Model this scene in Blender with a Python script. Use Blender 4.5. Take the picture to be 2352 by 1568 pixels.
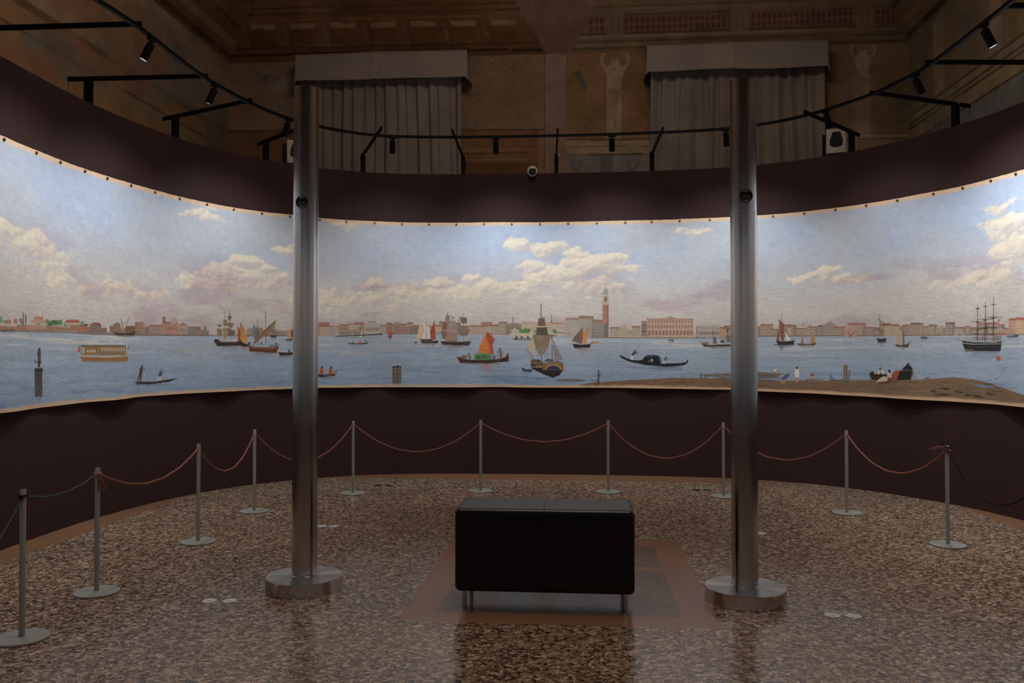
import bpy, math
import numpy as np
from mathutils import Vector, Matrix

for o in list(bpy.data.objects):
    bpy.data.objects.remove(o, do_unlink=True)
scene = bpy.context.scene
COL = scene.collection

# ------------------------------------------------------------------ camera, world, exposure
F = 1900.0                       # focal length in pixels of the 2352 px wide frame
EYE = 1.28
PITCH = math.atan(31.0 / F)
cam_data = bpy.data.cameras.new('camera')
cam_data.sensor_width = 36.0
cam_data.lens = F / 2352.0 * 36.0
cam_data.clip_start = 0.05
cam = bpy.data.objects.new('camera', cam_data)
COL.objects.link(cam)
cam.location = (0, 0, EYE)
cam.rotation_euler = (math.pi / 2 + PITCH, 0, 0)
scene.camera = cam

world = bpy.data.worlds.new('world')
world.use_nodes = True
world.node_tree.nodes['Background'].inputs['Color'].default_value = (1.0, 0.74, 0.52, 1)
world.node_tree.nodes['Background'].inputs['Strength'].default_value = 0.05
scene.world = world

vs = scene.view_settings
vs.view_transform = 'Standard'
vs.look = 'None'
vs.gamma = 1.0
vs.use_curve_mapping = False
vs.exposure = 0.0

SPOT_POWER = 67.0
SPOT_ANGLE = 117.0
SPOT_BLEND = 1.0
BEAM_TILT = math.radians(25)
REAR_POWER = 0.5
SPOT_COLOR = (0.90, 0.962, 1.0)
AMBIENT_POWER = 102.0

# added warm fill light high under the ceiling, not a known hall lamp
amb = bpy.data.lights.new('ambient_fill', 'AREA')
amb.shape = 'DISK'
amb.size = 3.0
amb.energy = AMBIENT_POWER
amb.color = (1.0, 0.84, 0.69)
ambo = bpy.data.objects.new('ambient_fill', amb)
COL.objects.link(ambo)
ambo.location = (0.3, 4.5, 6.6)

# ------------------------------------------------------------------ geometry helpers
ANG = 0.0824                     # the room is turned a little against the view
CA, SA = math.cos(ANG), math.sin(ANG)

def room(u, v, h=0.0):
    return (u * CA + v * SA, -u * SA + v * CA, h)

def to_room(X, Z):
    return (X * CA - Z * SA, X * SA + Z * CA)

def ray(x, y):
    a, c = (x - 1176.0) / F, -(y - 784.0) / F
    return a, math.cos(PITCH) - c * math.sin(PITCH), math.sin(PITCH) + c * math.cos(PITCH)

def at(x, y, h=0.0):
    a, w, u = ray(x, y)
    t = (h - EYE) / u
    return a * t, w * t

def at_v(x, y, v):
    """point of the room plane v = const, as (u, h)"""
    a, w, up = ray(x, y)
    t = v / (a * SA + w * CA)
    X, Z = a * t, w * t
    return X * CA - Z * SA, EYE + up * t

def at_u(x, y, u):
    a, w, up = ray(x, y)
    t = u / (a * CA - w * SA)
    X, Z = a * t, w * t
    return X * SA + Z * CA, EYE + up * t

def lin(c):
    c = np.asarray(c, float) / 255.0
    return np.where(c <= 0.04045, c / 12.92, ((c + 0.055) / 1.055) ** 2.4)

class MB:
    """collects pieces into one mesh"""
    def __init__(s):
        s.v, s.f, s.sm = [], [], []
    def add(s, verts, faces, smooth=False):
        n = len(s.v)
        s.v += [tuple(p) for p in verts]
        s.f += [tuple(i + n for i in f) for f in faces]
        s.sm += [smooth] * len(faces)
        return s
    def box(s, c, d, R=None):
        x, y, z = d[0] / 2, d[1] / 2, d[2] / 2
        P = [Vector((i * x, j * y, k * z)) for i in (-1, 1) for j in (-1, 1) for k in (-1, 1)]
        if R is not None: P = [R @ p for p in P]
        P = [p + Vector(c) for p in P]
        return s.add(P, [(0, 1, 3, 2), (4, 6, 7, 5), (0, 4, 5, 1), (2, 3, 7, 6), (0, 2, 6, 4), (1, 5, 7, 3)])
    def bar(s, a, b, w, h):
        """rectangular bar between two points"""
        a, b = Vector(a), Vector(b)
        d = (b - a); L = d.length; d.normalize()
        up = Vector((0, 0, 1)) if abs(d.z) < 0.9 else Vector((0, 1, 0))
        r = d.cross(up).normalized(); up = r.cross(d).normalized()
        P = []
        for q in (a, b):
            for i, j in ((-1, -1), (1, -1), (1, 1), (-1, 1)):
                P.append(q + r * (i * w / 2) + up * (j * h / 2))
        return s.add(P, [(3, 2, 1, 0), (4, 5, 6, 7), (0, 1, 5, 4), (1, 2, 6, 5), (2, 3, 7, 6), (3, 0, 4, 7)])
    def lathe(s, prof, n=48, M=None, caps=True):
        """prof: list of (radius, z)"""
        P, Fc = [], []
        for r, z in prof:
            for k in range(n):
                t = 2 * math.pi * k / n
                p = Vector((r * math.cos(t), r * math.sin(t), z))
                P.append(M @ p if M is not None else p)
        for i in range(len(prof) - 1):
            for k in range(n):
                k2 = (k + 1) % n
                Fc.append((i * n + k, i * n + k2, (i + 1) * n + k2, (i + 1) * n + k))
        s.add(P, Fc, True)
        if caps:
            m = len(s.v) - len(P)
            s.f.append(tuple(m + k for k in range(n - 1, -1, -1))); s.sm.append(False)
            e = m + (len(prof) - 1) * n
            s.f.append(tuple(e + k for k in range(n))); s.sm.append(False)
        return s
    def tube(s, pts, r, n=8, closed=False):
        pts = [Vector(p) for p in pts]
        N = len(pts)
        rr = r if hasattr(r, '__len__') else [r] * N
        P, Fc = [], []
        for i, p in enumerate(pts):
            if closed: d = pts[(i + 1) % N] - pts[i - 1]
            else: d = pts[min(i + 1, N - 1)] - pts[max(i - 1, 0)]
            d.normalize()
            up = Vector((0, 0, 1)) if abs(d.z) < 0.95 else Vector((0, 1, 0))
            a = d.cross(up).normalized(); b = a.cross(d)
            for k in range(n):
                t = 2 * math.pi * k / n
                P.append(p + a * (rr[i] * math.cos(t)) + b * (rr[i] * math.sin(t)))
        for i in range(N if closed else N - 1):
            j = (i + 1) % N
            for k in range(n):
                k2 = (k + 1) % n
                Fc.append((i * n + k, i * n + k2, j * n + k2, j * n + k))
        if not closed:
            Fc.append(tuple(range(n - 1, -1, -1))); Fc.append(tuple((N - 1) * n + k for k in range(n)))
        return s.add(P, Fc, True)
    def build(s, name, mat, parent=None, sharp=0.6, bevel=0, seg=2):
        me = bpy.data.meshes.new(name)
        me.from_pydata(s.v, [], s.f)
        me.polygons.foreach_set('use_smooth', s.sm)
        if mat: me.materials.append(mat)
        me.update()
        o = bpy.data.objects.new(name, me)
        COL.objects.link(o)
        if parent:
            o.parent = parent
            o.matrix_parent_inverse = Matrix.Identity(4)
        if any(s.sm) and sharp:
            try: me.set_sharp_from_angle(angle=sharp)
            except Exception: pass
        if bevel:
            b = o.modifiers.new('bevel', 'BEVEL')
            b.width = bevel; b.segments = seg; b.limit_method = 'ANGLE'; b.harden_normals = False
        return o

def tag(o, label=None, cat=None, group=None, kind=None):
    if label: o['label'] = label
    if cat: o['category'] = cat
    if group: o['group'] = group
    if kind: o['kind'] = kind
    return o

def empty(name, loc, rz=0.0):
    o = bpy.data.objects.new(name, None)
    COL.objects.link(o)
    o.location = loc
    o.rotation_euler = (0, 0, rz)
    o.empty_display_size = 0.1
    return o

def copy_tree(o, parent=None):
    c = o.copy()
    COL.objects.link(c)
    if parent: c.parent = parent
    for ch in [x for x in bpy.data.objects if x.parent == o]:
        copy_tree(ch, c)
    return c

# ------------------------------------------------------------------ value noise (for painted surfaces)
def vnoise(x, y, seed=0):
    xi, yi = np.floor(x).astype(np.int64), np.floor(y).astype(np.int64)
    fx, fy = x - xi, y - yi
    fx, fy = fx * fx * (3 - 2 * fx), fy * fy * (3 - 2 * fy)
    def hsh(i, j):
        n = (i * 374761393 + j * 668265263 + seed * 974711 + 144665) & 0x7fffffff
        n = ((n ^ (n >> 13)) * 1274126177) & 0x7fffffff
        n = (n ^ (n >> 16)) & 0xffff
        return n / 65535.0
    a, b, c, d = hsh(xi, yi), hsh(xi + 1, yi), hsh(xi, yi + 1), hsh(xi + 1, yi + 1)
    return a + (b - a) * fx + (c - a) * fy + (a - b - c + d) * fx * fy

def fbm(x, y, seed=0, oct=5, gain=0.55):
    s, a, n = 0, 1.0, 0
    for k in range(oct):
        s = s + a * vnoise(x * 2 ** k + 17.3 * k, y * 2 ** k - 9.1 * k, seed + k); n += a; a *= gain
    return s / n

def sstep(a, b, x):
    t = np.clip((x - a) / (b - a), 0, 1)
    return t * t * (3 - 2 * t)

# ------------------------------------------------------------------ materials
def new_mat(name):
    m = bpy.data.materials.new(name)
    m.use_nodes = True
    return m, m.node_tree, m.node_tree.nodes['Principled BSDF']

def plain(name, col, rough=0.5, metal=0.0, spec=0.5, noise=0.0, scale=20.0, bump=0.0, stretch=None, coat=0.0):
    m, nt, b = new_mat(name)
    b.inputs['Base Color'].default_value = (*col, 1)
    b.inputs['Roughness'].default_value = rough
    b.inputs['Metallic'].default_value = metal
    b.inputs['Specular IOR Level'].default_value = spec
    b.inputs['Coat Weight'].default_value = coat
    if noise or bump:
        tc = nt.nodes.new('ShaderNodeTexCoord')
        mp = nt.nodes.new('ShaderNodeMapping')
        if stretch: mp.inputs['Scale'].default_value = stretch
        nz = nt.nodes.new('ShaderNodeTexNoise')
        nz.inputs['Scale'].default_value = scale; nz.inputs['Detail'].default_value = 5
        nt.links.new(tc.outputs['Object'], mp.inputs[0]); nt.links.new(mp.outputs[0], nz.inputs['Vector'])
        if noise:
            mx = nt.nodes.new('ShaderNodeMix'); mx.data_type = 'RGBA'
            mx.inputs[6].default_value = (*[c * (1 - noise) for c in col], 1)
            mx.inputs[7].default_value = (*[min(1, c * (1 + noise)) for c in col], 1)
            nt.links.new(nz.outputs['Fac'], mx.inputs[0]); nt.links.new(mx.outputs[2], b.inputs['Base Color'])
        if bump:
            bp = nt.nodes.new('ShaderNodeBump'); bp.inputs['Strength'].default_value = bump
            bp.inputs['Distance'].default_value = 0.005
            nt.links.new(nz.outputs['Fac'], bp.inputs['Height']); nt.links.new(bp.outputs[0], b.inputs['Normal'])
    return m

M_BLACK = plain('black_powder_coat', (0.0025, 0.0025, 0.0025), 0.5, spec=0.12, noise=0.2, scale=300)
M_LEATHER = plain('black_leather', (0.002, 0.002, 0.002), 0.36, spec=0.42, noise=0.3, scale=140, bump=0.08)
M_CHROME = plain('polished_steel', (0.45, 0.44, 0.42), 0.2, 1.0, noise=0.1, scale=40)
M_POST = plain('grey_painted_metal', (0.29, 0.285, 0.26), 0.5, 0.0, spec=0.4, noise=0.12, scale=60)
M_WHITEP = plain('cream_plastic', (0.38, 0.33, 0.27), 0.55, noise=0.05, scale=30)
M_DARKP = plain('glossy_dark_plastic', (0.008, 0.008, 0.008), 0.25)
M_PLATE = plain('brushed_plate_metal', (0.85, 0.84, 0.82), 0.38, 0.7, noise=0.08, scale=120)
M_PLATE_DARK = plain('dark_plate_metal', (0.02, 0.018, 0.016), 0.4, 0.3, noise=0.1, scale=80)
M_ROPE_RED = plain('faded_red_rope', (0.30, 0.115, 0.092), 0.9, spec=0.1, noise=0.45, scale=160, bump=0.6)
M_ROPE_BLUE = plain('grey_blue_cord', (0.085, 0.11, 0.125), 0.9, spec=0.1, noise=0.3, scale=200, bump=0.4)
M_ROPE_DARK = plain('dark_brown_cord', (0.016, 0.008, 0.006), 0.9, spec=0.1, noise=0.3, scale=200)
M_BRONZE = plain('dark_bronze', (0.05, 0.042, 0.03), 0.35, 0.8, noise=0.6, scale=220)
M_TACK = plain('dull_screw_steel', (0.16, 0.13, 0.10), 0.45, 0.8, noise=0.2, scale=200)
M_TACKIN = plain('screw_recess', (0.01, 0.009, 0.008), 0.7, noise=0.2, scale=200)

# maroon display panels with a faint vertical weave
def mat_panel():
    m, nt, b = new_mat('maroon_panel_paint')
    tc = nt.nodes.new('ShaderNodeTexCoord'); mp = nt.nodes.new('ShaderNodeMapping')
    mp.inputs['Scale'].default_value = (1, 1, 0.35)
    nz = nt.nodes.new('ShaderNodeTexNoise'); nz.inputs['Scale'].default_value = 2.2; nz.inputs['Detail'].default_value = 8
    nt.links.new(tc.outputs['Object'], mp.inputs[0]); nt.links.new(mp.outputs[0], nz.inputs['Vector'])
    mx = nt.nodes.new('ShaderNodeMix'); mx.data_type = 'RGBA'
    mx.inputs[6].default_value = (0.037, 0.0170, 0.0172, 1); mx.inputs[7].default_value = (0.045, 0.0210, 0.0212, 1)
    nt.links.new(nz.outputs['Fac'], mx.inputs[0]); nt.links.new(mx.outputs[2], b.inputs['Base Color'])
    b.inputs['Roughness'].default_value = 0.75; b.inputs['Specular IOR Level'].default_value = 0.2
    return m
M_PANEL = mat_panel()

def mat_steel(name, radial=False):
    m, nt, b = new_mat(name)
    b.inputs['Metallic'].default_value = 1.0
    b.inputs['Base Color'].default_value = (0.40, 0.385, 0.37, 1)
    tc = nt.nodes.new('ShaderNodeTexCoord'); mp = nt.nodes.new('ShaderNodeMapping')
    mp.inputs['Scale'].default_value = (1.2, 1.2, 3.0)
    nz = nt.nodes.new('ShaderNodeTexNoise'); nz.inputs['Scale'].default_value = 3; nz.inputs['Detail'].default_value = 8
    nt.links.new(tc.outputs['Object'], mp.inputs[0]); nt.links.new(mp.outputs[0], nz.inputs['Vector'])
    mr = nt.nodes.new('ShaderNodeMapRange'); mr.inputs['To Min'].default_value = 0.17; mr.inputs['To Max'].default_value = 0.25
    if radial: mr.inputs['To Min'].default_value = 0.17; mr.inputs['To Max'].default_value = 0.24
    nt.links.new(nz.outputs['Fac'], mr.inputs[0]); nt.links.new(mr.outputs[0], b.inputs['Roughness'])
    mx = nt.nodes.new('ShaderNodeMix'); mx.data_type = 'RGBA'
    mx.inputs[6].default_value = (0.46, 0.435, 0.41, 1); mx.inputs[7].default_value = (0.62, 0.595, 0.57, 1)
    nt.links.new(nz.outputs['Fac'], mx.inputs[0]); nt.links.new(mx.outputs[2], b.inputs['Base Color'])
    return m
M_STEEL = mat_steel('brushed_steel')
M_STEELB = mat_steel('turned_steel_edge', True)
def mat_turned():
    m = mat_steel('turned_steel_face'); nt = m.node_tree; b = nt.nodes['Principled BSDF']
    b.inputs['Base Color'].default_value = (0.62, 0.60, 0.57, 1)
    for l in list(nt.links):
        if l.to_socket == b.inputs['Base Color'] or l.to_socket == b.inputs['Roughness']: nt.links.remove(l)
    b.inputs['Base Color'].default_value = (0.58, 0.56, 0.53, 1)
    b.inputs['Roughness'].default_value = 0.33
    b.inputs['Anisotropic'].default_value = 0.8
    tg = nt.nodes.new('ShaderNodeTangent'); tg.direction_type = 'RADIAL'; tg.axis = 'Z'
    nt.links.new(tg.outputs[0], b.inputs['Tangent'])
    return m
M_TURNED = mat_turned()

def mat_attr(name, rough=0.85, bump=0.0, bscale=8.0, var=0.12, vscale=5.0, spec=0.25, crease=0.0):
    m, nt, b = new_mat(name)
    at_ = nt.nodes.new('ShaderNodeAttribute'); at_.attribute_name = 'paint'
    tc = nt.nodes.new('ShaderNodeTexCoord')
    nz = nt.nodes.new('ShaderNodeTexNoise'); nz.inputs['Scale'].default_value = vscale; nz.inputs['Detail'].default_value = 9
    nz.inputs['Roughness'].default_value = 0.65
    nt.links.new(tc.outputs['Object'], nz.inputs['Vector'])
    mr = nt.nodes.new('ShaderNodeMapRange'); mr.inputs['From Min'].default_value = 0.25; mr.inputs['From Max'].default_value = 0.75
    mr.inputs['To Min'].default_value = 1 - var; mr.inputs['To Max'].default_value = 1 + var
    nt.links.new(nz.outputs['Fac'], mr.inputs[0])
    vm = nt.nodes.new('ShaderNodeVectorMath'); vm.operation = 'SCALE'
    nt.links.new(at_.outputs['Color'], vm.inputs[0]); nt.links.new(mr.outputs[0], vm.inputs['Scale'])
    nt.links.new(vm.outputs[0], b.inputs['Base Color'])
    b.inputs['Roughness'].default_value = rough; b.inputs['Specular IOR Level'].default_value = spec
    if bump:
        mp = nt.nodes.new('ShaderNodeMapping'); mp.inputs['Scale'].default_value = (1, 1, 2.2)
        nt.links.new(tc.outputs['Object'], mp.inputs[0])
        n2 = nt.nodes.new('ShaderNodeTexNoise'); n2.inputs['Scale'].default_value = bscale; n2.inputs['Detail'].default_value = 7
        n2.inputs['Roughness'].default_value = 0.6; n2.inputs['Distortion'].default_value = 0.8
        nt.links.new(mp.outputs[0], n2.inputs['Vector'])
        bp = nt.nodes.new('ShaderNodeBump'); bp.inputs['Strength'].default_value = bump; bp.inputs['Distance'].default_value = 0.02
        nt.links.new(n2.outputs['Fac'], bp.inputs['Height'])
        nt.links.new(bp.outputs[0], b.inputs['Normal'])
    return m
M_CANVAS = mat_attr('painted_canvas', 0.7, bump=0.26, bscale=14, var=0.09, vscale=16, spec=0.25)
M_FRESCO = mat_attr('old_fresco_plaster', 0.9, bump=0.25, bscale=14, var=0.28, vscale=3.0, spec=0.15)

def grid_mesh(name, P, colors, mat, parent=None, smooth=True, flip=False):
    """P: (ny, nx, 3) array, colours (ny, nx, 3) linear"""
    ny, nx = P.shape[:2]
    me = bpy.data.meshes.new(name)
    me.vertices.add(nx * ny)
    me.vertices.foreach_set('co', P.reshape(-1).astype(np.float32))
    idx = np.arange(nx * ny).reshape(ny, nx)
    q = np.stack([idx[:-1, :-1], idx[:-1, 1:], idx[1:, 1:], idx[1:, :-1]], -1).reshape(-1, 4)
    if flip: q = q[:, ::-1]
    nf = len(q)
    me.loops.add(nf * 4); me.polygons.add(nf)
    me.loops.foreach_set('vertex_index', q.reshape(-1).astype(np.int32))
    me.polygons.foreach_set('loop_start', (np.arange(nf) * 4).astype(np.int32))
    me.polygons.foreach_set('use_smooth', np.full(nf, smooth))
    me.update(calc_edges=True)
    if colors is not None:
        a = me.color_attributes.new('paint', 'FLOAT_COLOR', 'POINT')
        c = np.ones((nx * ny, 4), np.float32); c[:, :3] = colors.reshape(-1, 3)
        a.data.foreach_set('color', c.reshape(-1))
    me.materials.append(mat)
    o = bpy.data.objects.new(name, me)
    COL.objects.link(o)
    if parent: o.parent = parent
    return o

# ------------------------------------------------------------------ plan of the oval display wall
front = [(-3.36, 5.30), (-3.34, 5.75), (-3.30, 6.30), (-3.20, 6.85), (-3.03, 7.42), (-2.80, 7.88), (-2.53, 8.22), (-2.22, 8.50),
         (-1.80, 8.76), (-1.30, 8.91), (-0.55, 8.95), (0.40, 8.90), (1.35, 8.80), (2.10, 8.66),
         (2.62, 8.46), (3.06, 8.16), (3.42, 7.76), (3.68, 7.30), (3.85, 6.90), (3.95, 6.45), (4.0, 5.95)]
fr = [to_room(*p) for p in front]
V0 = 3.75
left_u, right_u = fr[0][0], fr[-1][0]
back = [(u, 2 * V0 - v) for u, v in fr[::-1]]
loop_uv = fr + [(right_u + 0.03, 5.0), (right_u + 0.04, V0), (right_u + 0.03, 2.5)] + back + [(left_u - 0.03, 2.3), (left_u - 0.05, V0), (left_u - 0.04, 4.7)]
def smooth_closed(pts, step):
    P = np.array(pts, float)
    n = len(P)
    out = []
    for i in range(n):            # Catmull-Rom
        p0, p1, p2, p3 = P[i - 1], P[i], P[(i + 1) % n], P[(i + 2) % n]
        for t in np.linspace(0, 1, 24, endpoint=False):
            out.append(0.5 * ((2 * p1) + (-p0 + p2) * t + (2 * p0 - 5 * p1 + 4 * p2 - p3) * t * t + (-p0 + 3 * p1 - 3 * p2 + p3) * t ** 3))
    out = np.array(out)
    # light smoothing
    for _ in range(60):
        out = 0.5 * out + 0.25 * (np.roll(out, 1, 0) + np.roll(out, -1, 0))
    Q = np.vstack([out, out[:1]])
    s = np.r_[0, np.cumsum(np.hypot(*np.diff(Q, axis=0).T))]
    L = s[-1]
    m = int(L / step)
    ss = np.linspace(0, L, m, endpoint=False)
    return np.c_[np.interp(ss, s, Q[:, 0]), np.interp(ss, s, Q[:, 1])], L
W_UV, WL = smooth_closed(loop_uv, 0.02)
W_XY = np.c_[W_UV[:, 0] * CA + W_UV[:, 1] * SA, -W_UV[:, 0] * SA + W_UV[:, 1] * CA]
tn = np.roll(W_XY, -1, 0) - np.roll(W_XY, 1, 0); tn /= np.hypot(*tn.T)[:, None]
W_N = np.c_[tn[:, 1], -tn[:, 0]]              # inward normal (curve runs clockwise seen from above)
W_S = np.arange(len(W_XY)) * WL / len(W_XY)
def wall_at(s, off=0.0):
    s = np.mod(np.asarray(s, float), WL)
    xs = np.r_[W_S, WL]
    A = np.vstack([W_XY, W_XY[:1]]); N = np.vstack([W_N, W_N[:1]])
    n = np.stack([np.interp(s, xs, N[:, 0]), np.interp(s, xs, N[:, 1])], -1)
    n /= np.linalg.norm(n, axis=-1, keepdims=True)
    p = np.stack([np.interp(s, xs, A[:, 0]), np.interp(s, xs, A[:, 1])], -1)
    return p + n * (off[..., None] if hasattr(off, 'shape') and off.ndim else off)
def wall_n(s):
    return (wall_at(s, 1.0) - wall_at(s, 0.0))
# azimuth table of the front part, for reading positions on the painting
_vis = np.arange(-60, len(W_XY) // 2 - 60)
_pp = wall_at(_vis * WL / len(W_XY), 0.04)
_az = _pp[:, 0] / _pp[:, 1]
_k0 = int(np.argmin(np.where(_pp[:, 1] > 3, _az, 9))); _k1 = int(np.argmax(np.where(_pp[:, 1] > 3, _az, -9)))
_azs, _ss = _az[_k0:_k1], (_vis * WL / len(W_XY))[_k0:_k1]
def on_wall(x, y):
    """picture position of a point on the painting -> (s, h)"""
    x = np.asarray(x, float); y = np.asarray(y, float)
    a = (x - 1176.0) / F; c = -(y - 784.0) / F
    w = math.cos(PITCH) - c * math.sin(PITCH); u = math.sin(PITCH) + c * math.cos(PITCH)
    s = np.interp(a / w, _azs, _ss)
    p = wall_at(s, 0.04)
    return s, EYE + u * p[..., 1] / w

RIM = 3.24
# panels
wall = empty('display_wall', (0, 0, 0))
tag(wall, 'tall oval maroon display wall carrying the long curved painting', 'display wall')
NP_ = 24
for i in range(NP_):
    off0 = float(on_wall(45, 900)[0])
    s0 = off0 + i * WL / NP_ + 0.0006; s1 = off0 + (i + 1) * WL / NP_ - 0.0006
    ss = np.linspace(s0, s1, 34)
    a, b = wall_at(ss, 0.0), wall_at(ss, -0.05)
    mb = MB()
    V = []
    for k in range(34):
        V += [(a[k, 0], a[k, 1], 0), (a[k, 0], a[k, 1], RIM), (b[k, 0], b[k, 1], RIM), (b[k, 0], b[k, 1], 0)]
    Fc = []
    for k in range(33):
        for j in range(4):
            j2 = (j + 1) % 4
            Fc.append((4 * k + j, 4 * k + j2, 4 * k + 4 + j2, 4 * k + 4 + j))
    Fc += [(0, 3, 2, 1), (132, 133, 134, 135)]
    mb.add(V, Fc, True)
    mb.build('panel', M_PANEL, wall, sharp=0.5)
# ------------------------------------------------------------------ the painted panorama (own harbour scene in oils)
bx = [(0, 948), (130, 932), (250, 919), (400, 905), (540, 898), (660, 893), (740, 890), (900, 889), (1110, 889), (1300, 890), (1450, 891), (1680, 895), (1750, 898), (1900, 905), (2000, 911), (2150, 920), (2352, 934)]
b_s, b_h = on_wall(*zip(*bx))
def bottom_h(s):
    sc = np.mod(s + 0.25 * WL, WL) - 0.25 * WL
    return np.interp(sc, b_s, b_h) + 0.004 * (vnoise(s * 3, s * 0, 5) - 0.5)
def top_h(s):
    return 2.713 + 0.008 * (vnoise(s * 2.3, s * 0, 9) - 0.5) + 0.003 * (vnoise(s * 22, s * 0, 11) - 0.5)
wx = [(0, 760), (150, 763), (260, 769), (430, 770), (600, 771), (760, 769), (900, 766), (1100, 767), (1250, 770), (1400, 775), (1600, 774), (1750, 772), (1900, 771), (2100, 770), (2352, 768)]
w_s, w_h = on_wall(*zip(*wx))
def water_h(s):
    sc = np.mod(s + 0.25 * WL, WL) - 0.25 * WL
    return np.interp(sc, w_s, w_h)

PK = 1.42                                   # canvas brightness relative to the look under the lamps
def pc(c): return np.clip(lin(c) * PK, 0, 0.92)
def pi(c):
    v = lin(c) * PK * 0.86
    return np.clip(v * 0.88 + 0.12 * v.mean(), 0, 0.92)
# clouds: (x, y, rx, ry, strength) as read off the painting
clouds = [(60, 560, 90, 36, .8), (20, 535, 60, 30, .7), (455, 492, 60, 16, .8), (490, 480, 30, 10, .6), (575, 600, 40, 16, 1.1), (655, 570, 35, 14, 1), (600, 640, 120, 28, .8), (480, 650, 90, 24, .6), (800, 520, 45, 12, .6),
          (1190, 560, 28, 14, 1.2), (1240, 572, 40, 14, 1.2), (1275, 560, 22, 12, 1), (1085, 635, 20, 8, 1.1), (1120, 650, 40, 18, 1), (1010, 650, 35, 14, .9), (1240, 640, 50, 18, 1.1), (1300, 625, 60, 20, 1.1), (1350, 605, 60, 22, 1.2), (1400, 590, 50, 16, 1),
          (1160, 665, 90, 24, .8), (950, 670, 120, 22, .7), (1345, 650, 110, 26, .7), (1585, 530, 60, 14, .6), (1840, 640, 35, 10, 1), (1900, 625, 40, 14, .9), (1960, 640, 60, 14, .6), (2300, 520, 70, 30, 1), (2350, 560, 70, 40, 1), (2290, 470, 40, 14, .7), (2260, 640, 90, 30, .8), (2200, 660, 80, 18, .5),
          (760, 690, 170, 34, .62), (200, 650, 160, 40, .5), (350, 680, 120, 30, .4), (860, 655, 90, 20, .6), (1060, 675, 120, 26, .7), (1215, 610, 24, 14, 1), (1320, 580, 40, 12, .8), (1430, 615, 50, 14, .8), (1260, 685, 140, 26, .5), (520, 625, 60, 18, .9), (610, 610, 30, 12, .9), (420, 655, 80, 16, .5), (100, 600, 90, 24, .5)]
cl = []
for x, y, rx, ry, st in clouds:
    s, h = on_wall(x, y); s2, _ = on_wall(x + rx, y); _, h2 = on_wall(x, y + ry)
    cl.append((float(s), float(h), abs(float(s2 - s)), abs(float(h - h2)), st))
rngc = np.random.RandomState(4)
for k in range(26):                         # the part of the picture behind the viewer
    s = rngc.uniform(b_s[-1] + 0.3, b_s[0] + WL - 0.3)
    cl.append((s, rngc.uniform(1.8, 2.4), rngc.uniform(.2, .5), rngc.uniform(.05, .12), rngc.uniform(.6, 1.1)))

def cloud_field(s, h):
    s = np.mod(s + 0.25 * WL, WL) - 0.25 * WL
    d = np.zeros_like(s)
    ws = s + 0.22 * (fbm(s * 5, h * 7, 31, 5, .6) - 0.5); wh = h + 0.13 * (fbm(s * 5 + 9, h * 7, 41, 5, .6) - 0.5)
    for cs, ch, rs, rh, st in cl:
        if cs > 0.75 * WL: cs -= WL
        e = ((ws - cs) / rs) ** 2 + ((wh - ch) / rh) ** 2
        d = np.maximum(d, st * np.exp(-e * 0.8))
    return d + 0.95 * (fbm(s * 6, h * 9, 51, 6, .6) - 0.5)

def sky_base(s, h):
    """colour of sky and water, linear"""
    wh = water_h(s)
    top = top_h(s)
    t = (h - wh) / (top - wh)
    n1 = fbm(s * 0.9, h * 1.6, 3, 5); n2 = fbm(s * 5, h * 12, 8, 5)
    blue, grey, haze = pc((154, 165, 184)), pc((160, 163, 170)), pc((182, 174, 168))
    low = pc((170, 160, 156))
    f = sstep(0.32, 0.68, n1 + 0.15 * (n2 - .5))[..., None]
    up = blue * (1 - f) + grey * f
    k = sstep(0.75, 0.22, t + 0.35 * (n1 - 0.5))[..., None]
    c = up * (1 - k) + haze * k
    k = sstep(0.20, 0.0, t)[..., None]
    c = c * (1 - 0.7 * k) + low * 0.7 * k
    # clouds
    d = cloud_field(s, h)
    d2 = cloud_field(s - 0.022, h + 0.022)
    m = sstep(0.36, 0.56, d)[..., None]
    lit = sstep(-0.22, 0.20, d - d2)[..., None]
    cc = pc((176, 166, 160)) * (1 - lit) + pc((207, 194, 172)) * lit
    c = c * (1 - 0.85 * m) + cc * 0.85 * m
    # mauve undersides and brush variation
    mu = (sstep(0.5, 0.7, fbm(s * 1.6, h * 5, 77, 5)) * sstep(0.75, 0.35, t))[..., None]
    c = c * (1 - 0.22 * mu * np.array([0.6, 1.0, 0.7]))
    c = c * (0.95 + 0.10 * n2[..., None])
    # water
    d = np.clip((wh - h) / 0.62, 0, 1)
    far, mid, near = pc((156, 164, 174)), pc((142, 156, 174)), pc((126, 146, 168))
    kd = d[..., None]
    w = far * (1 - sstep(0, .45, kd)) + mid * sstep(0, .45, kd)
    w = w * (1 - sstep(.5, 1, kd)) + near * sstep(.5, 1, kd)
    st1 = fbm(s * 1.4, h * 40, 21, 4); st2 = fbm(s * 6, h * 90, 23, 3); bl = fbm(s * 1.1, h * 3, 27, 4)
    w = w * (0.80 + 0.28 * st1[..., None]) * (0.94 + 0.12 * st2[..., None])
    gk = (sstep(0.58, 0.72, st1) * sstep(0.45, 0.1, d))[..., None]
    w = w * (1 - 0.45 * gk) + pc((208, 196, 176)) * 0.45 * gk
    bk = sstep(0.45, 0.75, bl)[..., None] * 0.4
    w = w * (1 - bk) + pc((150, 158, 168)) * bk
    dk = (sstep(0.60, 0.75, fbm(s * 2.5, h * 22, 29, 4)) * sstep(.35, .8, d))[..., None] * 0.45
    w = w * (1 - dk) + pc((66, 104, 146)) * dk
    kw = sstep(-0.003, 0.003, wh - h)[..., None]
    return c * (1 - kw) + w * kw

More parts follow.
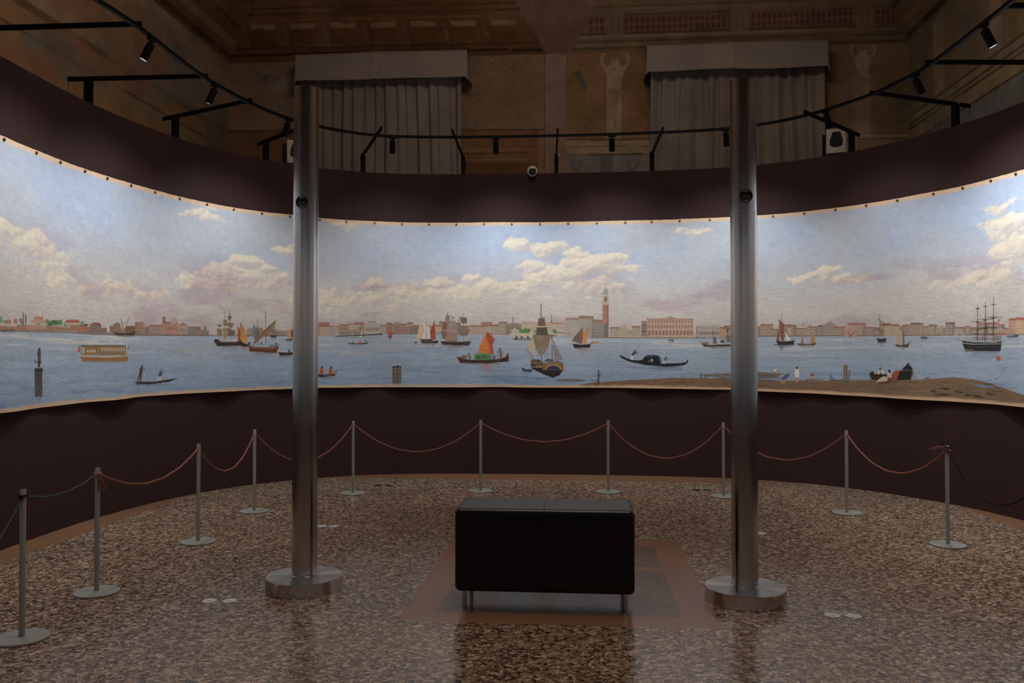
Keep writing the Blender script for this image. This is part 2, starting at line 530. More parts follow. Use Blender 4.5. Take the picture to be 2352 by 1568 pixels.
def edge_cloth(s, h, c):
    """bare linen along the upper and lower edge"""
    e1 = top_h(s) - h; e2 = h - bottom_h(s)
    j = 0.022 * (fbm(s * 6, h * 4, 61, 4) - 0.4)
    k1 = sstep(0.050, 0.022, e1 + j)[..., None]
    k2 = sstep(0.042, 0.016, e2 + j)[..., None]
    c = c * (1 - k1 * .95) + pc((197, 166, 134)) * k1 * .95
    c = c * (1 - k2 * .9) + pc((190, 158, 126)) * k2 * .9
    return c

# raster canvas for the detailed strip
CS = 0.00215
S_A, S_B = float(_ss[0]) - 0.2, float(_ss[-1]) + 0.2
H_A, H_B = 0.80, 2.16
NX, NY = int((S_B - S_A) / CS), int((H_B - H_A) / CS)
gs, gh = np.meshgrid(S_A + (np.arange(NX) + .5) * CS, H_A + (np.arange(NY) + .5) * CS)
CAN = np.empty((NY, NX, 3), np.float32)
for j in range(0, NY, 100):
    CAN[j:j + 100] = sky_base(gs[j:j + 100], gh[j:j + 100])
del gs, gh
rp = np.random.RandomState(12)

def _ij(pts):
    a = np.array(pts, float)
    s, h = on_wall(a[:, 0], a[:, 1])
    return (s - S_A) / CS, (h - H_A) / CS

def _fill(i, j, col, alpha=1.0, tex=0.10, grad=None):
    x0, x1 = int(max(0, np.floor(i.min()))), int(min(NX, np.ceil(i.max()) + 1))
    y0, y1 = int(max(0, np.floor(j.min()))), int(min(NY, np.ceil(j.max()) + 1))
    if x1 <= x0 or y1 <= y0: return
    X, Y = np.meshgrid(np.arange(x0, x1) + .5, np.arange(y0, y1) + .5)
    ins = np.zeros(X.shape, bool)
    n = len(i)
    for k in range(n):
        xa, ya, xb, yb = i[k], j[k], i[(k + 1) % n], j[(k + 1) % n]
        if ya == yb: continue
        c = ((ya > Y) != (yb > Y)) & (X < (xb - xa) * (Y - ya) / (yb - ya) + xa)
        ins ^= c
    c = np.broadcast_to(pi(col), X.shape + (3,)).copy()
    if tex:
        c *= (1 - tex + 2 * tex * fbm(X * 0.11, Y * 0.16, 91, 3))[..., None]
    if grad is not None:
        g = ((Y - y0) / max(1, y1 - y0))[..., None]
        c = c * g + pi(grad) * (1 - g)
    A = CAN[y0:y1, x0:x1]
    A[ins] = A[ins] * (1 - alpha) + c[ins] * alpha

class Frame:
    """a patch of the painting, in its own reading coordinates"""
    def __init__(s, x0, y0, k): s.x0, s.y0, s.k, s.flip = x0, y0, k, None
    def m(s, pts):
        if s.flip is not None: pts = [(2 * s.flip - x, y) for x, y in pts]
        return [(s.x0 + x / s.k, s.y0 + y / s.k) for x, y in pts]
    def poly(s, pts, col, alpha=1.0, tex=0.10, grad=None):
        i, j = _ij(s.m(pts)); _fill(i, j, col, alpha, tex, grad)
    def rect(s, x0, y0, x1, y1, col, alpha=1.0, tex=0.10, grad=None):
        s.poly([(x0, y0), (x1, y0), (x1, y1), (x0, y1)], col, alpha, tex, grad)
    def line(s, pts, w, col, alpha=1.0):
        for (xa, ya), (xb, yb) in zip(pts[:-1], pts[1:]):
            L = math.hypot(xb - xa, yb - ya) or 1
            nx, ny = -(yb - ya) / L * w / 2, (xb - xa) / L * w / 2
            s.poly([(xa + nx, ya + ny), (xb + nx, yb + ny), (xb - nx, yb - ny), (xa - nx, ya - ny)], col, alpha, 0)
    def ell(s, x, y, rx, ry, col, alpha=1.0, a0=0, a1=360, tex=0.08, grad=None):
        s.poly([(x + rx * math.cos(math.radians(t)), y - ry * math.sin(math.radians(t))) for t in np.linspace(a0, a1, 26)], col, alpha, tex, grad)
    def hull(s, pts, col=(44, 34, 28), refl=0.55):
        ym = max(p[1] for p in pts); xs = [p[0] for p in pts]
        x0, x1 = min(xs), max(xs)
        for k in range(7):
            y = ym + (k * 0.9 + rp.uniform(-.3, .5)) * s.k
            e = (x1 - x0) * (0.06 + 0.05 * k) * rp.uniform(.6, 1.4)
            s.line([(x0 + e, y), (x1 - e, y + rp.uniform(-.5, .5) * s.k)], 0.9 * s.k, col, refl * (1 - k / 8))
        s.poly(pts, col)
        top = sorted(pts, key=lambda p: p[1])[:2]
    def man(s, x, y, h, top=(60, 46, 40), leg=(70, 54, 44), skin=(120, 84, 66), lean=0.0):
        w = h * 0.13
        s.poly([(x - w, y), (x - w * .7, y - h * .48), (x + w * .9, y - h * .48), (x + w * 1.2, y), (x + w * .4, y), (x, y - h * .35), (x - w * .3, y)], leg)
        l = lean * h
        s.poly([(x - w, y - h * .45), (x - w * 1.2 + l, y - h * .82), (x + w * 1.1 + l, y - h * .82), (x + w, y - h * .45)], top)
        s.line([(x + l, y - h * .76), (x + l + h * .30 * (1 if lean >= 0 else -1), y - h * .62)], w * .8, top)
        s.ell(x + l * 1.15, y - h * .91, w * .75, h * .085, skin)
    def windows(s, x0, x1, y, w, h, n, col=(92, 80, 74), arch=False, a=0.8):
        for k in range(n):
            x = x0 + (k + .5) * (x1 - x0) / n
            s.rect(x - w / 2, y - h / 2, x + w / 2, y + h / 2, col, a, 0)
            if arch: s.ell(x, y - h / 2, w / 2, w / 2, col, a, 0, 180, 0)
    def house(s, x0, x1, yt, yb, col, roof=(150, 92, 74), win=True, gable=False, side=0):
        s.rect(x0, yt, x1, yb, col, 1, .12)
        rh = (yb - yt) * 0.14 + 3
        if gable: s.poly([(x0, yt), ((x0 + x1) / 2, yt - (x1 - x0) * .3), (x1, yt)], col)
        elif roof: s.poly([(x0 - 2, yt), (x0 + 4, yt - rh), (x1 - 4, yt - rh), (x1 + 2, yt)], roof)
        if side: s.rect(x1 - (x1 - x0) * side, yt, x1, yb, tuple(int(c * .8) for c in col), .8)
        if win:
            nr = max(1, int((yb - yt) / 26)); nc = max(2, int((x1 - x0) / 16))
            for r in range(nr):
                s.windows(x0 + 3, x1 - 3, yt + (r + .55) * (yb - yt) / nr, 5, (yb - yt) / nr * .42, nc, tuple(int(c * .68) for c in col), False, .6)

A = Frame(0, 600, 4.48); B = Frame(400, 600, 4.48); C = Frame(850, 600, 4.48); D = Frame(1250, 600, 4.48); E = Frame(1700, 600, 3.607)
P0 = Frame(0, 0, 1.0)

# ---- low shoreline town all along
def skyline(x0, x1, hmin, hmax, cols, seed):
    r = np.random.RandomState(seed)
    x = x0
    while x < x1:
        w = r.uniform(12, 34); h = r.uniform(hmin, hmax)
        yb = np.interp(x, [p[0] for p in wx], [p[1] for p in wx]) + 1
        col = cols[r.randint(len(cols))]
        f = Frame(x, yb - h, 4.48)
        f.house(0, min(w, x1 - x) * 4.48, 0, h * 4.48, col, (158, 104, 84) if r.rand() < .7 else (120, 100, 90), True, r.rand() < .12, .3 if r.rand() < .4 else 0)
        x += w * r.uniform(.72, 1.0)
pale = [(164, 144, 128), (158, 136, 120), (170, 150, 130), (152, 134, 122), (166, 148, 136), (156, 130, 114)]
for (a, b_) in ((0, 480), (580, 680), (720, 1250), (1640, 2352)):
    for x in np.arange(a, b_, 6.0):        # far misty mass behind the houses
        yb = np.interp(x, [p[0] for p in wx], [p[1] for p in wx])
        P0.rect(x, yb - 12 - 5 * float(vnoise(np.array([x * .05]), np.array([0.]), 4)[0]), x + 7, yb, (160, 140, 130), .6)
skyline(180, 480, 9, 20, [(150, 112, 90), (142, 104, 88), (128, 108, 98)], 3)
skyline(570, 676, 8, 17, pale, 5)
skyline(726, 1260, 14, 26, pale, 8)
skyline(1640, 2330, 14, 27, [(164, 142, 124), (160, 140, 126), (156, 134, 120), (168, 148, 130)], 15)
# quay shadow line
for (x0, y0), (x1, y1) in zip(wx[:-1], wx[1:]):
    P0.line([(x0, y0), (x1, y1)], 2.0, (96, 78, 68), .75)
    P0.line([(x0, y0 - 2.5), (x1, y1 - 2.5)], 2.4, (166, 138, 118), .5)

# ---- far left: gardens, low houses, a round building
A.poly([(0, 640), (190, 650), (510, 655), (760, 690), (900, 700), (900, 722), (0, 716)], (156, 118, 96))
A.poly([(0, 640), (180, 645), (185, 668), (0, 665)], (196, 176, 154))
A.rect(290, 652, 510, 700, (178, 136, 116)); A.rect(740, 655, 860, 715, (164, 112, 88))
for x, y, rx, ry, c in ((10, 600, 30, 38, (120, 140, 108)), (262, 590, 9, 84, (78, 116, 96)), (292, 600, 9, 72, (78, 116, 96)), (250, 635, 24, 20, (104, 130, 98)), (520, 620, 30, 30, (128, 138, 96)),
                        (590, 632, 50, 34, (72, 122, 72)), (640, 628, 32, 34, (88, 134, 78)), (560, 645, 40, 20, (72, 116, 66)), (700, 650, 30, 22, (92, 122, 84)), (870, 635, 20, 26, (110, 126, 100)), (910, 655, 26, 14, (74, 92, 68)), (430, 640, 30, 14, (120, 134, 80))):
    for k in range(9):
        A.ell(x + rp.uniform(-.5, .5) * rx, y + rp.uniform(-.45, .45) * ry, rx * .55, ry * .55, tuple(int(v * rp.uniform(.85, 1.15)) for v in c), .75)
A.house(150, 190, 600, 640, (168, 118, 96)); A.house(212, 250, 595, 622, (176, 104, 84)); A.house(45, 120, 612, 640, (160, 120, 102))
A.poly([(350, 640), (352, 610), (385, 590), (480, 570), (485, 600), (510, 640)], (186, 148, 118)); A.rect(390, 568, 480, 604, (180, 128, 104))
A.ell(452, 540, 22, 32, (200, 190, 182), .7, 0, 180); A.line([(412, 520), (424, 570)], 7, (186, 140, 118)); A.line([(470, 505), (480, 570)], 7, (190, 146, 124))
A.poly([(680, 632), (715, 600), (830, 602), (858, 632), (800, 640), (760, 634)], (166, 84, 70)); A.rect(692, 632, 845, 655, (178, 168, 150))
A.poly([(940, 650), (985, 628), (1040, 630), (1052, 655)], (142, 82, 66)); A.rect(945, 652, 1052, 712, (132, 108, 94)); A.rect(860, 672, 945, 715, (166, 112, 78))
A.poly([(1165, 650), (1205, 628), (1240, 652)], (146, 84, 68)); A.rect(1165, 650, 1240, 730, (140, 112, 96))
A.poly([(1108, 640), (1128, 640), (1134, 730), (1102, 730)], (196, 190, 180)); A.ell(1118, 628, 10, 14, (186, 180, 170)); A.line([(1120, 590), (1120, 625)], 4, (120, 110, 104)); A.rect(1076, 724, 1150, 742, (150, 132, 118))
A.rect(1300, 665, 1420, 735, (120, 88, 72)); A.house(1410, 1450, 640, 735, (156, 122, 98)); A.house(1450, 1515, 632, 735, (158, 130, 106), None, True, True); A.rect(1530, 670, 1560, 735, (140, 108, 90))
# plain brick chapel with a square tower and low cupola
A.house(1560, 1700, 668, 748, (156, 134, 118)); A.rect(1690, 590, 1726, 680, (172, 122, 100)); A.poly([(1686, 592), (1708, 560), (1730, 592)], (140, 100, 84)); A.rect(1702, 606, 1714, 630, (110, 84, 74))
A.house(1700, 1850, 640, 748, (178, 130, 108)); A.windows(1716, 1840, 690, 12, 26, 5, (124, 92, 80), True); A.rect(1850, 660, 1950, 748, (164, 146, 128)); A.poly([(1846, 662), (1900, 626), (1954, 662)], (170, 118, 98)); A.windows(1858, 1946, 706, 9, 22, 5, (124, 106, 94))
A.rect(1770, 606, 1836, 642, (176, 150, 130)); A.ell(1803, 608, 33, 34, (164, 158, 152), 1, 0, 180, .1); A.line([(1803, 560), (1803, 580)], 4, (130, 116, 104))
A.house(1950, 2044, 682, 744, (132, 126, 124), (160, 106, 88)); A.rect(2040, 700, 2110, 745, (152, 118, 100)); A.rect(2100, 712, 2156, 752, (130, 122, 104))
for x in (2112, 2124): A.ell(x, 690, 5, 26, (96, 116, 92))
# two-master by the quay
A.poly([(1245, 582), (1278, 640), (1272, 716), (1250, 722), (1256, 660)], (164, 148, 134)); A.line([(1336, 575), (1288, 715)], 9, (164, 122, 62)); A.line([(1246, 578), (1262, 724)], 2.5, (80, 60, 48))
A.hull([(1165, 728), (1240, 738), (1330, 740), (1428, 722), (1395, 762), (1190, 758)], (76, 58, 46))
A.hull([(0, 700), (20, 705), (140, 706), (175, 704), (140, 718), (20, 718)], (88, 74, 66)); A.line([(98, 560), (104, 705)], 3, (120, 98, 84)); A.poly([(98, 580), (118, 690), (84, 690)], (170, 150, 134), .6)
# mooring piles with lantern
A.rect(388, 1110, 470, 1390, (84, 74, 64), 1, .2, (96, 92, 90))
for x in (400, 418, 436, 454): A.line([(x, 1120), (x + 3, 1400)], 5, (50, 42, 36), .7)
for x in (392, 412, 432, 450): A.poly([(x, 1120), (x + 6, 1096), (x + 22, 1100), (x + 24, 1130)], (46, 38, 34))
for k in range(8): A.line([(392 + rp.uniform(-4, 8), 1388 + k * 8), (466 + rp.uniform(-8, 4), 1388 + k * 8)], 5, (66, 66, 70), .55 - .05 * k)
A.poly([(424, 1090), (426, 1010), (418, 950), (434, 886), (448, 886), (456, 950), (452, 1040), (448, 1090)], (88, 70, 66)); A.rect(416, 1028, 462, 1048, (70, 56, 52)); A.ell(398, 1030, 6, 22, (60, 52, 52))
A.flip = 1080
# yellow passenger ferry
A.hull([(832, 966), (1100, 984), (1325, 968), (1288, 1030), (852, 1030)], (150, 106, 58), .35)
A.line([(836, 970), (1060, 984), (1300, 974), (1322, 968)], 7, (214, 196, 164))
A.rect(872, 866, 1306, 968, (150, 116, 66)); A.windows(880, 1120, 918, 14, 60, 9, (176, 168, 158), False, .9); A.windows(1165, 1250, 926, 14, 14, 4, (196, 190, 180), True, .9); A.rect(1265, 884, 1298, 946, (172, 160, 150), .9)
A.rect(868, 860, 1306, 876, (116, 96, 62)); A.line([(872, 882), (1306, 882)], 3, (90, 64, 34))
for x in range(890, 1120, 27): A.ell(x, 940, 6, 18, (86, 62, 52), .8)
A.line([(1054, 850), (1058, 826), (1140, 834)], 4, (100, 90, 86)); A.poly([(1314, 850), (1345, 925), (1318, 934)], (186, 70, 52)); A.poly([(818, 852), (834, 880), (830, 920)], (62, 94, 70)); A.line([(846, 890), (846, 966)], 8, (170, 96, 80))
for x in (872, 930, 985, 1120, 1155, 1255, 1302): A.line([(x, 872), (x, 964)], 4, (120, 88, 46))
A.flip = None
# long rowing boat
A.hull([(1395, 1232), (1450, 1240), (1600, 1236), (1740, 1214), (1862, 1196), (1745, 1242), (1600, 1262), (1430, 1266)], (52, 50, 52), .3)
A.line([(1405, 1236), (1600, 1238), (1745, 1216), (1850, 1200)], 3, (140, 132, 126))
A.poly([(1428, 1232), (1456, 1160), (1462, 1098), (1486, 1080), (1496, 1100), (1482, 1170), (1472, 1236), (1460, 1236), (1462, 1180), (1442, 1236)], (84, 56, 50)); A.ell(1487, 1078, 9, 12, (84, 54, 46)); A.line([(1480, 1104), (1516, 1104)], 7, (110, 74, 62)); A.line([(1512, 1100), (1476, 1236)], 3.5, (80, 64, 56))
A.poly([(1630, 1230), (1652, 1182), (1680, 1182), (1676, 1226), (1664, 1226), (1662, 1200), (1640, 1232)], (206, 186, 164)); A.poly([(1650, 1184), (1658, 1138), (1682, 1126), (1692, 1150), (1682, 1184)], (62, 88, 124)); A.ell(1678, 1118, 8, 10, (180, 84, 62)); A.line([(1682, 1156), (1704, 1146)], 5, (100, 90, 90))
A.line([(1440, 1270), (1452, 1300), (1438, 1336)], 5, (90, 78, 80), .6)

# ---- vessels left of centre
for k in range(9): B.line([(rp.uniform(0, 60), 905 + k * 5), (rp.uniform(180, 420), 905 + k * 5)], 3, (196, 180, 158), .45)
B.line([(577, 490), (584, 820)], 4.5, (96, 78, 60)); B.line([(526, 512), (530, 800)], 4, (96, 78, 60)); B.line([(471, 618), (473, 808)], 4, (96, 78, 60)); B.line([(690, 815), (800, 765)], 4, (84, 64, 50))
sc = (138, 120, 94); sd = (118, 102, 84)
for p, c in (([(508, 598), (551, 602), (551, 662), (506, 664)], sc), ([(557, 556), (602, 562), (588, 604), (562, 604)], sd), ([(554, 626), (624, 636), (598, 686), (552, 672)], sc), ([(445, 650), (492, 658), (488, 674), (448, 668)], sd),
             ([(440, 688), (496, 702), (492, 768), (446, 772)], sc), ([(494, 684), (542, 690), (552, 760), (500, 826), (514, 752)], (150, 130, 104)), ([(544, 680), (637, 716), (624, 764), (556, 768)], sd)):
    B.poly(p, c, 1, .25)
B.poly([(660, 664), (692, 696), (690, 838), (664, 830)], (178, 84, 40), 1, .2); B.poly([(697, 622), (742, 706), (778, 838), (688, 846)], (186, 108, 48), 1, .25, (200, 150, 80)); B.line([(697, 622), (690, 840)], 4, (96, 56, 34))
B.hull([(408, 816), (420, 800), (450, 800), (480, 826), (640, 828), (695, 812), (735, 848), (700, 866), (440, 872)], (62, 48, 40))
B.line([(425, 830), (690, 838)], 5, (112, 88, 68)); B.hull([(700, 850), (735, 842), (786, 856), (770, 874), (700, 872)], (60, 42, 34)); B.poly([(690, 880), (750, 880), (716, 916)], (196, 120, 60), .6)
B.line([(955, 510), (958, 862)], 6, (126, 86, 66)); B.line([(870, 596), (876, 860)], 5, (110, 84, 66)); B.poly([(825, 646), (892, 706), (892, 760), (868, 790), (838, 818)], (104, 122, 142), 1, .15); B.poly([(856, 700), (892, 720), (888, 770), (864, 800)], (116, 96, 84), .8)
B.poly([(1062, 600), (1036, 690), (985, 742), (900, 800), (832, 862), (840, 822), (880, 770), (950, 696)], (140, 112, 78), 1, .3); B.line([(1062, 600), (820, 862)], 4, (84, 62, 46)); B.poly([(895, 860), (915, 812), (930, 862)], (110, 130, 150)); B.line([(958, 520), (880, 858)], 1.6, (110, 90, 76), .7); B.line([(958, 520), (1050, 858)], 1.6, (110, 90, 76), .7)
B.hull([(778, 868), (800, 866), (850, 880), (1000, 884), (1050, 868), (1086, 870), (1062, 942), (792, 928)], (104, 62, 46)); B.line([(782, 882), (1000, 900), (1080, 882)], 5, (168, 120, 88)); B.line([(1060, 858), (1060, 838)], 16, (50, 38, 34)); B.line([(1000, 858), (1106, 858)], 4, (120, 92, 72)); B.ell(1012, 872, 26, 14, (104, 126, 150)); B.line([(1010, 892), (1050, 886)], 7, (196, 90, 56)); B.ell(790, 846, 10, 20, (80, 58, 48))
B.hull([(1076, 930), (1110, 936), (1225, 934), (1225, 966), (1092, 970)], (66, 50, 42)); B.ell(1186, 922, 10, 16, (92, 66, 52))
B.line([(1050, 660), (1050, 770)], 3, (100, 84, 74)); B.poly([(1020, 700), (1060, 696), (1062, 740), (1014, 744)], (132, 112, 98), .8); B.hull([(998, 756), (1068, 756), (1058, 784), (1010, 784)], (84, 70, 62)); B.poly([(1172, 740), (1222, 670), (1222, 790), (1172, 790)], (186, 142, 104)); B.hull([(1148, 800), (1226, 794), (1226, 812), (1160, 812)], (70, 52, 42)); B.rect(1212, 706, 1226, 780, (70, 58, 54))
# plain warehouses and one broad cupola
B.rect(1480, 720, 1550, 765, (160, 122, 98)); B.house(1500, 1600, 672, 768, (184, 158, 138)); B.house(1600, 1700, 690, 768, (166, 154, 142), (130, 112, 100), True, True)
B.rect(1690, 700, 1960, 768, (156, 140, 126)); B.windows(1696, 1950, 738, 9, 30, 13, (118, 104, 94)); B.poly([(1690, 702), (1712, 678), (1950, 680), (1964, 702)], (166, 112, 90))
B.house(1800, 1900, 650, 700, (186, 162, 140)); B.rect(1960, 640, 2120, 752, (178, 166, 152)); B.windows(1970, 2112, 700, 12, 34, 7, (116, 104, 96), True); B.line([(1956, 642), (2124, 642)], 6, (190, 178, 162))
B.rect(2000, 604, 2084, 642, (178, 170, 160)); B.windows(2004, 2080, 624, 8, 18, 6, (130, 120, 112)); B.ell(2042, 606, 44, 52, (180, 178, 176), 1, 0, 180); B.ell(2056, 606, 28, 50, (158, 156, 158), .5, 0, 90); B.line([(2042, 540), (2042, 556)], 4, (140, 128, 118))
B.house(2120, 2186, 664, 750, (172, 158, 144), (150, 120, 104)); B.rect(2184, 660, 2240, 745, (164, 122, 102))
for x in (1680, 1835): B.poly([(x, 712), (x + 8, 768), (x - 8, 768)], (204, 186, 164))
B.poly([(1942, 690), (1936, 778), (1912, 778)], (214, 204, 188)); B.poly([(1948, 692), (1966, 776), (1944, 778)], (198, 134, 88)); B.hull([(1650, 768), (2140, 742), (2148, 756), (1660, 776)], (72, 60, 54), .25)
B.hull([(1778, 818), (1790, 838), (1900, 844), (1980, 836), (2010, 826), (1988, 850), (1800, 852)], (66, 52, 46), .3); B.rect(1892, 820, 1934, 842, (184, 120, 92)); B.man(1972, 838, 34, (80, 64, 58), (110, 90, 80)); B.ell(1845, 832, 8, 10, (90, 70, 60))
for k in range(8): B.line([(1650 + rp.uniform(0, 60), 915 + k * 5), (1700 + rp.uniform(160, 420), 915 + k * 5)], 3.2, (204, 190, 168), .45)
B.hull([(1476, 1160), (1540, 1166), (1620, 1150), (1678, 1112), (1650, 1178), (1520, 1192), (1476, 1186)], (58, 44, 38), .3); B.poly([(1610, 1158), (1672, 1120), (1654, 1166)], (156, 126, 92))
for x in (1514, 1606): B.poly([(x - 24, 1158), (x - 14, 1104), (x + 8, 1092), (x + 18, 1124), (x + 22, 1160)], (180, 84, 48)); B.ell(x + 6, 1092, 11, 14, (96, 60, 48)); B.line([(x + 16, 1124), (x + 40, 1152)], 9, (160, 124, 92))

# ---- centre
C.poly([(183, 776), (196, 730), (212, 704), (226, 740), (230, 770)], (176, 86, 54)); C.hull([(184, 772), (226, 770), (220, 786), (192, 788)], (110, 66, 48), .6); C.poly([(190, 790), (218, 790), (204, 808)], (180, 92, 60), .7)
C.rect(252, 680, 400, 745, (160, 126, 108)); C.windows(256, 398, 712, 7, 14, 11, (124, 98, 86)); C.rect(404, 672, 512, 742, (140, 124, 114)); C.windows(408, 508, 704, 7, 34, 8, (110, 98, 92)); C.line([(252, 682), (512, 676)], 7, (158, 104, 84))
C.house(666, 740, 668, 745, (186, 156, 130)); C.house(1010, 1200, 672, 752, (182, 152, 130)); C.house(1195, 1250, 668, 752, (186, 160, 138)); C.house(1240, 1330, 664, 756, (166, 150, 136)); C.house(1325, 1410, 640, 758, (170, 150, 128), (140, 112, 96), True, False, .2); C.poly([(1410, 640), (1500, 632), (1552, 640), (1552, 758), (1410, 758)], (142, 126, 112)); C.windows(1412, 1545, 690, 7, 12, 12, (118, 104, 94))
C.rect(1464, 584, 1478, 640, (156, 132, 118)); C.poly([(1463, 586), (1479, 586), (1471, 560)], (150, 128, 116)); C.line([(1155, 618), (1155, 668)], 6, (170, 142, 124)); C.line([(1108, 640), (1108, 672)], 5, (172, 146, 128))
C.rect(1555, 634, 2012, 750, (190, 172, 144)); C.line([(1555, 630), (2012, 634)], 7, (176, 106, 84))
for y in (656, 682, 708): C.windows(1560, 2010, y, 7, 11, 30, (146, 124, 106))
for k in range(16): C.ell(1590 + rp.uniform(-48, 52), 716 + rp.uniform(-14, 14), 22, 14, (76 + rp.randint(20), 124 + rp.randint(20), 66), .85)
for k in range(8): C.ell(1900 + rp.uniform(-30, 20), 726 + rp.uniform(-14, 10), 16, 12, (88, 130, 76), .85)
for k in range(6): C.ell(1730 + rp.uniform(-30, 20), 728 + rp.uniform(-8, 8), 16, 10, (96, 132, 80), .85)
C.rect(1434, 738, 1700, 776, (194, 180, 156)); C.rect(1450, 700, 1534, 742, (184, 170, 150)); C.ell(1490, 700, 14, 14, (184, 170, 150), 1, 0, 180); C.rect(1925, 706, 2010, 770, (190, 178, 158)); C.windows(1928, 2008, 730, 8, 20, 6, (140, 122, 106), True)
C.hull([(1464, 788), (1520, 796), (1640, 796), (1690, 790), (1660, 806), (1490, 806)], (64, 54, 50), .3)
for x in (1508, 1560, 1625): C.line([(x - 18, 758), (x, 792)], 3, (76, 60, 54)); C.ell(x, 782, 12, 12, (80, 60, 54))
C.poly([(510, 634), (542, 668), (546, 796), (470, 792), (490, 740)], (206, 178, 134), 1, .12); C.poly([(534, 598), (614, 676), (618, 796), (536, 800), (552, 700)], (206, 200, 190), 1, .12); C.line([(534, 598), (616, 690)], 3, (110, 90, 76)); C.line([(576, 620), (578, 796)], 4, (120, 96, 78))
C.poly([(662, 604), (674, 804), (624, 806), (616, 722), (640, 664)], (168, 72, 48), 1, .2); C.line([(662, 602), (668, 806)], 4, (86, 52, 40))
C.hull([(516, 798), (560, 800), (636, 798), (640, 818), (704, 812), (694, 842), (530, 842)], (84, 70, 56)); C.rect(640, 816, 700, 838, (62, 50, 44)); C.hull([(452, 832), (484, 826), (484, 838), (458, 842)], (60, 50, 46), .3)
C.poly([(590, 850), (622, 850), (606, 900)], (190, 110, 80), .35); C.poly([(640, 850), (668, 850), (650, 898)], (184, 100, 72), .55); C.poly([(500, 850), (540, 850), (520, 880)], (196, 160, 100), .5)
for x, y0, y1 in ((798, 516, 830), (836, 540, 640), (960, 528, 830), (910, 586, 830)): C.line([(x, y0), (x + 2, y1)], 4.5, (92, 72, 60))
for p, c in (([(778, 556), (818, 556), (818, 612), (770, 612)], (136, 118, 100)), ([(752, 624), (797, 620), (796, 706), (736, 710)], (136, 94, 80)), ([(797, 614), (880, 616), (886, 714), (790, 708)], (150, 136, 124)), ([(730, 716), (792, 712), (780, 802), (744, 794)], (130, 96, 82)),
             ([(786, 710), (892, 718), (900, 824), (780, 814)], (156, 126, 110)), ([(920, 572), (998, 582), (998, 636), (962, 642), (932, 626)], (120, 104, 90)), ([(900, 652), (1030, 710), (996, 768), (926, 766)], (132, 114, 98)), ([(848, 566), (874, 580), (850, 596)], (130, 112, 98))):
    C.poly(p, c, 1, .2)
C.line([(730, 712), (894, 716)], 3.5, (200, 176, 140)); C.line([(752, 622), (880, 614)], 3, (110, 88, 72)); C.line([(900, 652), (1032, 710)], 3.5, (100, 82, 70)); C.line([(920, 572), (998, 582)], 3.5, (90, 72, 60)); C.line([(800, 520), (722, 816)], 1.3, (110, 92, 80), .7); C.line([(962, 530), (1044, 800)], 1.3, (110, 92, 80), .7); C.line([(960, 830), (1050, 796)], 4, (88, 70, 58))
C.hull([(720, 814), (760, 826), (900, 826), (1000, 822), (1046, 822), (1016, 862), (900, 864), (740, 856)], (66, 54, 48)); C.line([(726, 824), (1040, 830)], 4, (120, 104, 90)); C.rect(760, 812, 900, 824, (142, 120, 98))
for k in range(7): C.line([(770 + rp.uniform(0, 40), 876 + k * 7), (960 + rp.uniform(-80, 20), 876 + k * 7)], 5, (124, 106, 98), .4)
for k in range(10): C.line([(rp.uniform(0, 60), 846 + k * 9), (rp.uniform(200, 470), 846 + k * 9)], 4, (204, 190, 166), .4)
C.flip = 1158
# market boat with orange sail
C.line([(1064, 735), (1070, 1010)], 7, (96, 60, 42)); C.poly([(1108, 720), (1128, 770), (1100, 850), (1078, 950), (1044, 956), (1058, 860), (1034, 800)], (178, 76, 42), 1, .2); C.poly([(1110, 720), (1150, 784), (1182, 850), (1206, 942), (1076, 952), (1096, 850), (1130, 780)], (206, 116, 40), 1, .22); C.line([(1076, 952), (1206, 942)], 3, (120, 72, 40)); None
for k in range(11): C.line([(1062 + k * 5 + rp.uniform(-5, 5), 1064 + k * 9), (1196 - k * 9 + rp.uniform(-8, 8), 1064 + k * 9)], 7, (198, 116, 62), .62 - .03 * k)
C.rect(1078, 956, 1240, 1012, (84, 128, 74), 1, .15); C.poly([(1078, 958), (1112, 948), (1230, 950), (1242, 958)], (104, 148, 88)); C.windows(1126, 1230, 986, 24, 24, 2, (62, 66, 58)); C.line([(1122, 958), (1122, 1012)], 3, (56, 92, 52))
C.hull([(890, 944), (908, 948), (916, 984), (970, 1002), (1100, 1014), (1290, 1012), (1360, 1000), (1428, 978), (1388, 1046), (1100, 1050), (890, 1030)], (72, 46, 40), .4); C.line([(896, 950), (920, 984), (990, 1006)], 6, (120, 84, 66)); C.ell(1352, 984, 36, 18, (136, 100, 66)); C.man(968, 1002, 110, (140, 96, 60), (116, 84, 62), (90, 60, 50), .1); C.line([(1006, 926), (992, 1098)], 4.5, (120, 92, 70)); C.ell(1042, 988, 14, 24, (84, 94, 110)); C.man(1288, 1006, 66, (138, 92, 62), (70, 62, 64), (64, 66, 84), .14); C.line([(1302, 976), (1334, 962)], 7, (150, 104, 72))
C.flip = None
C.flip = 1790
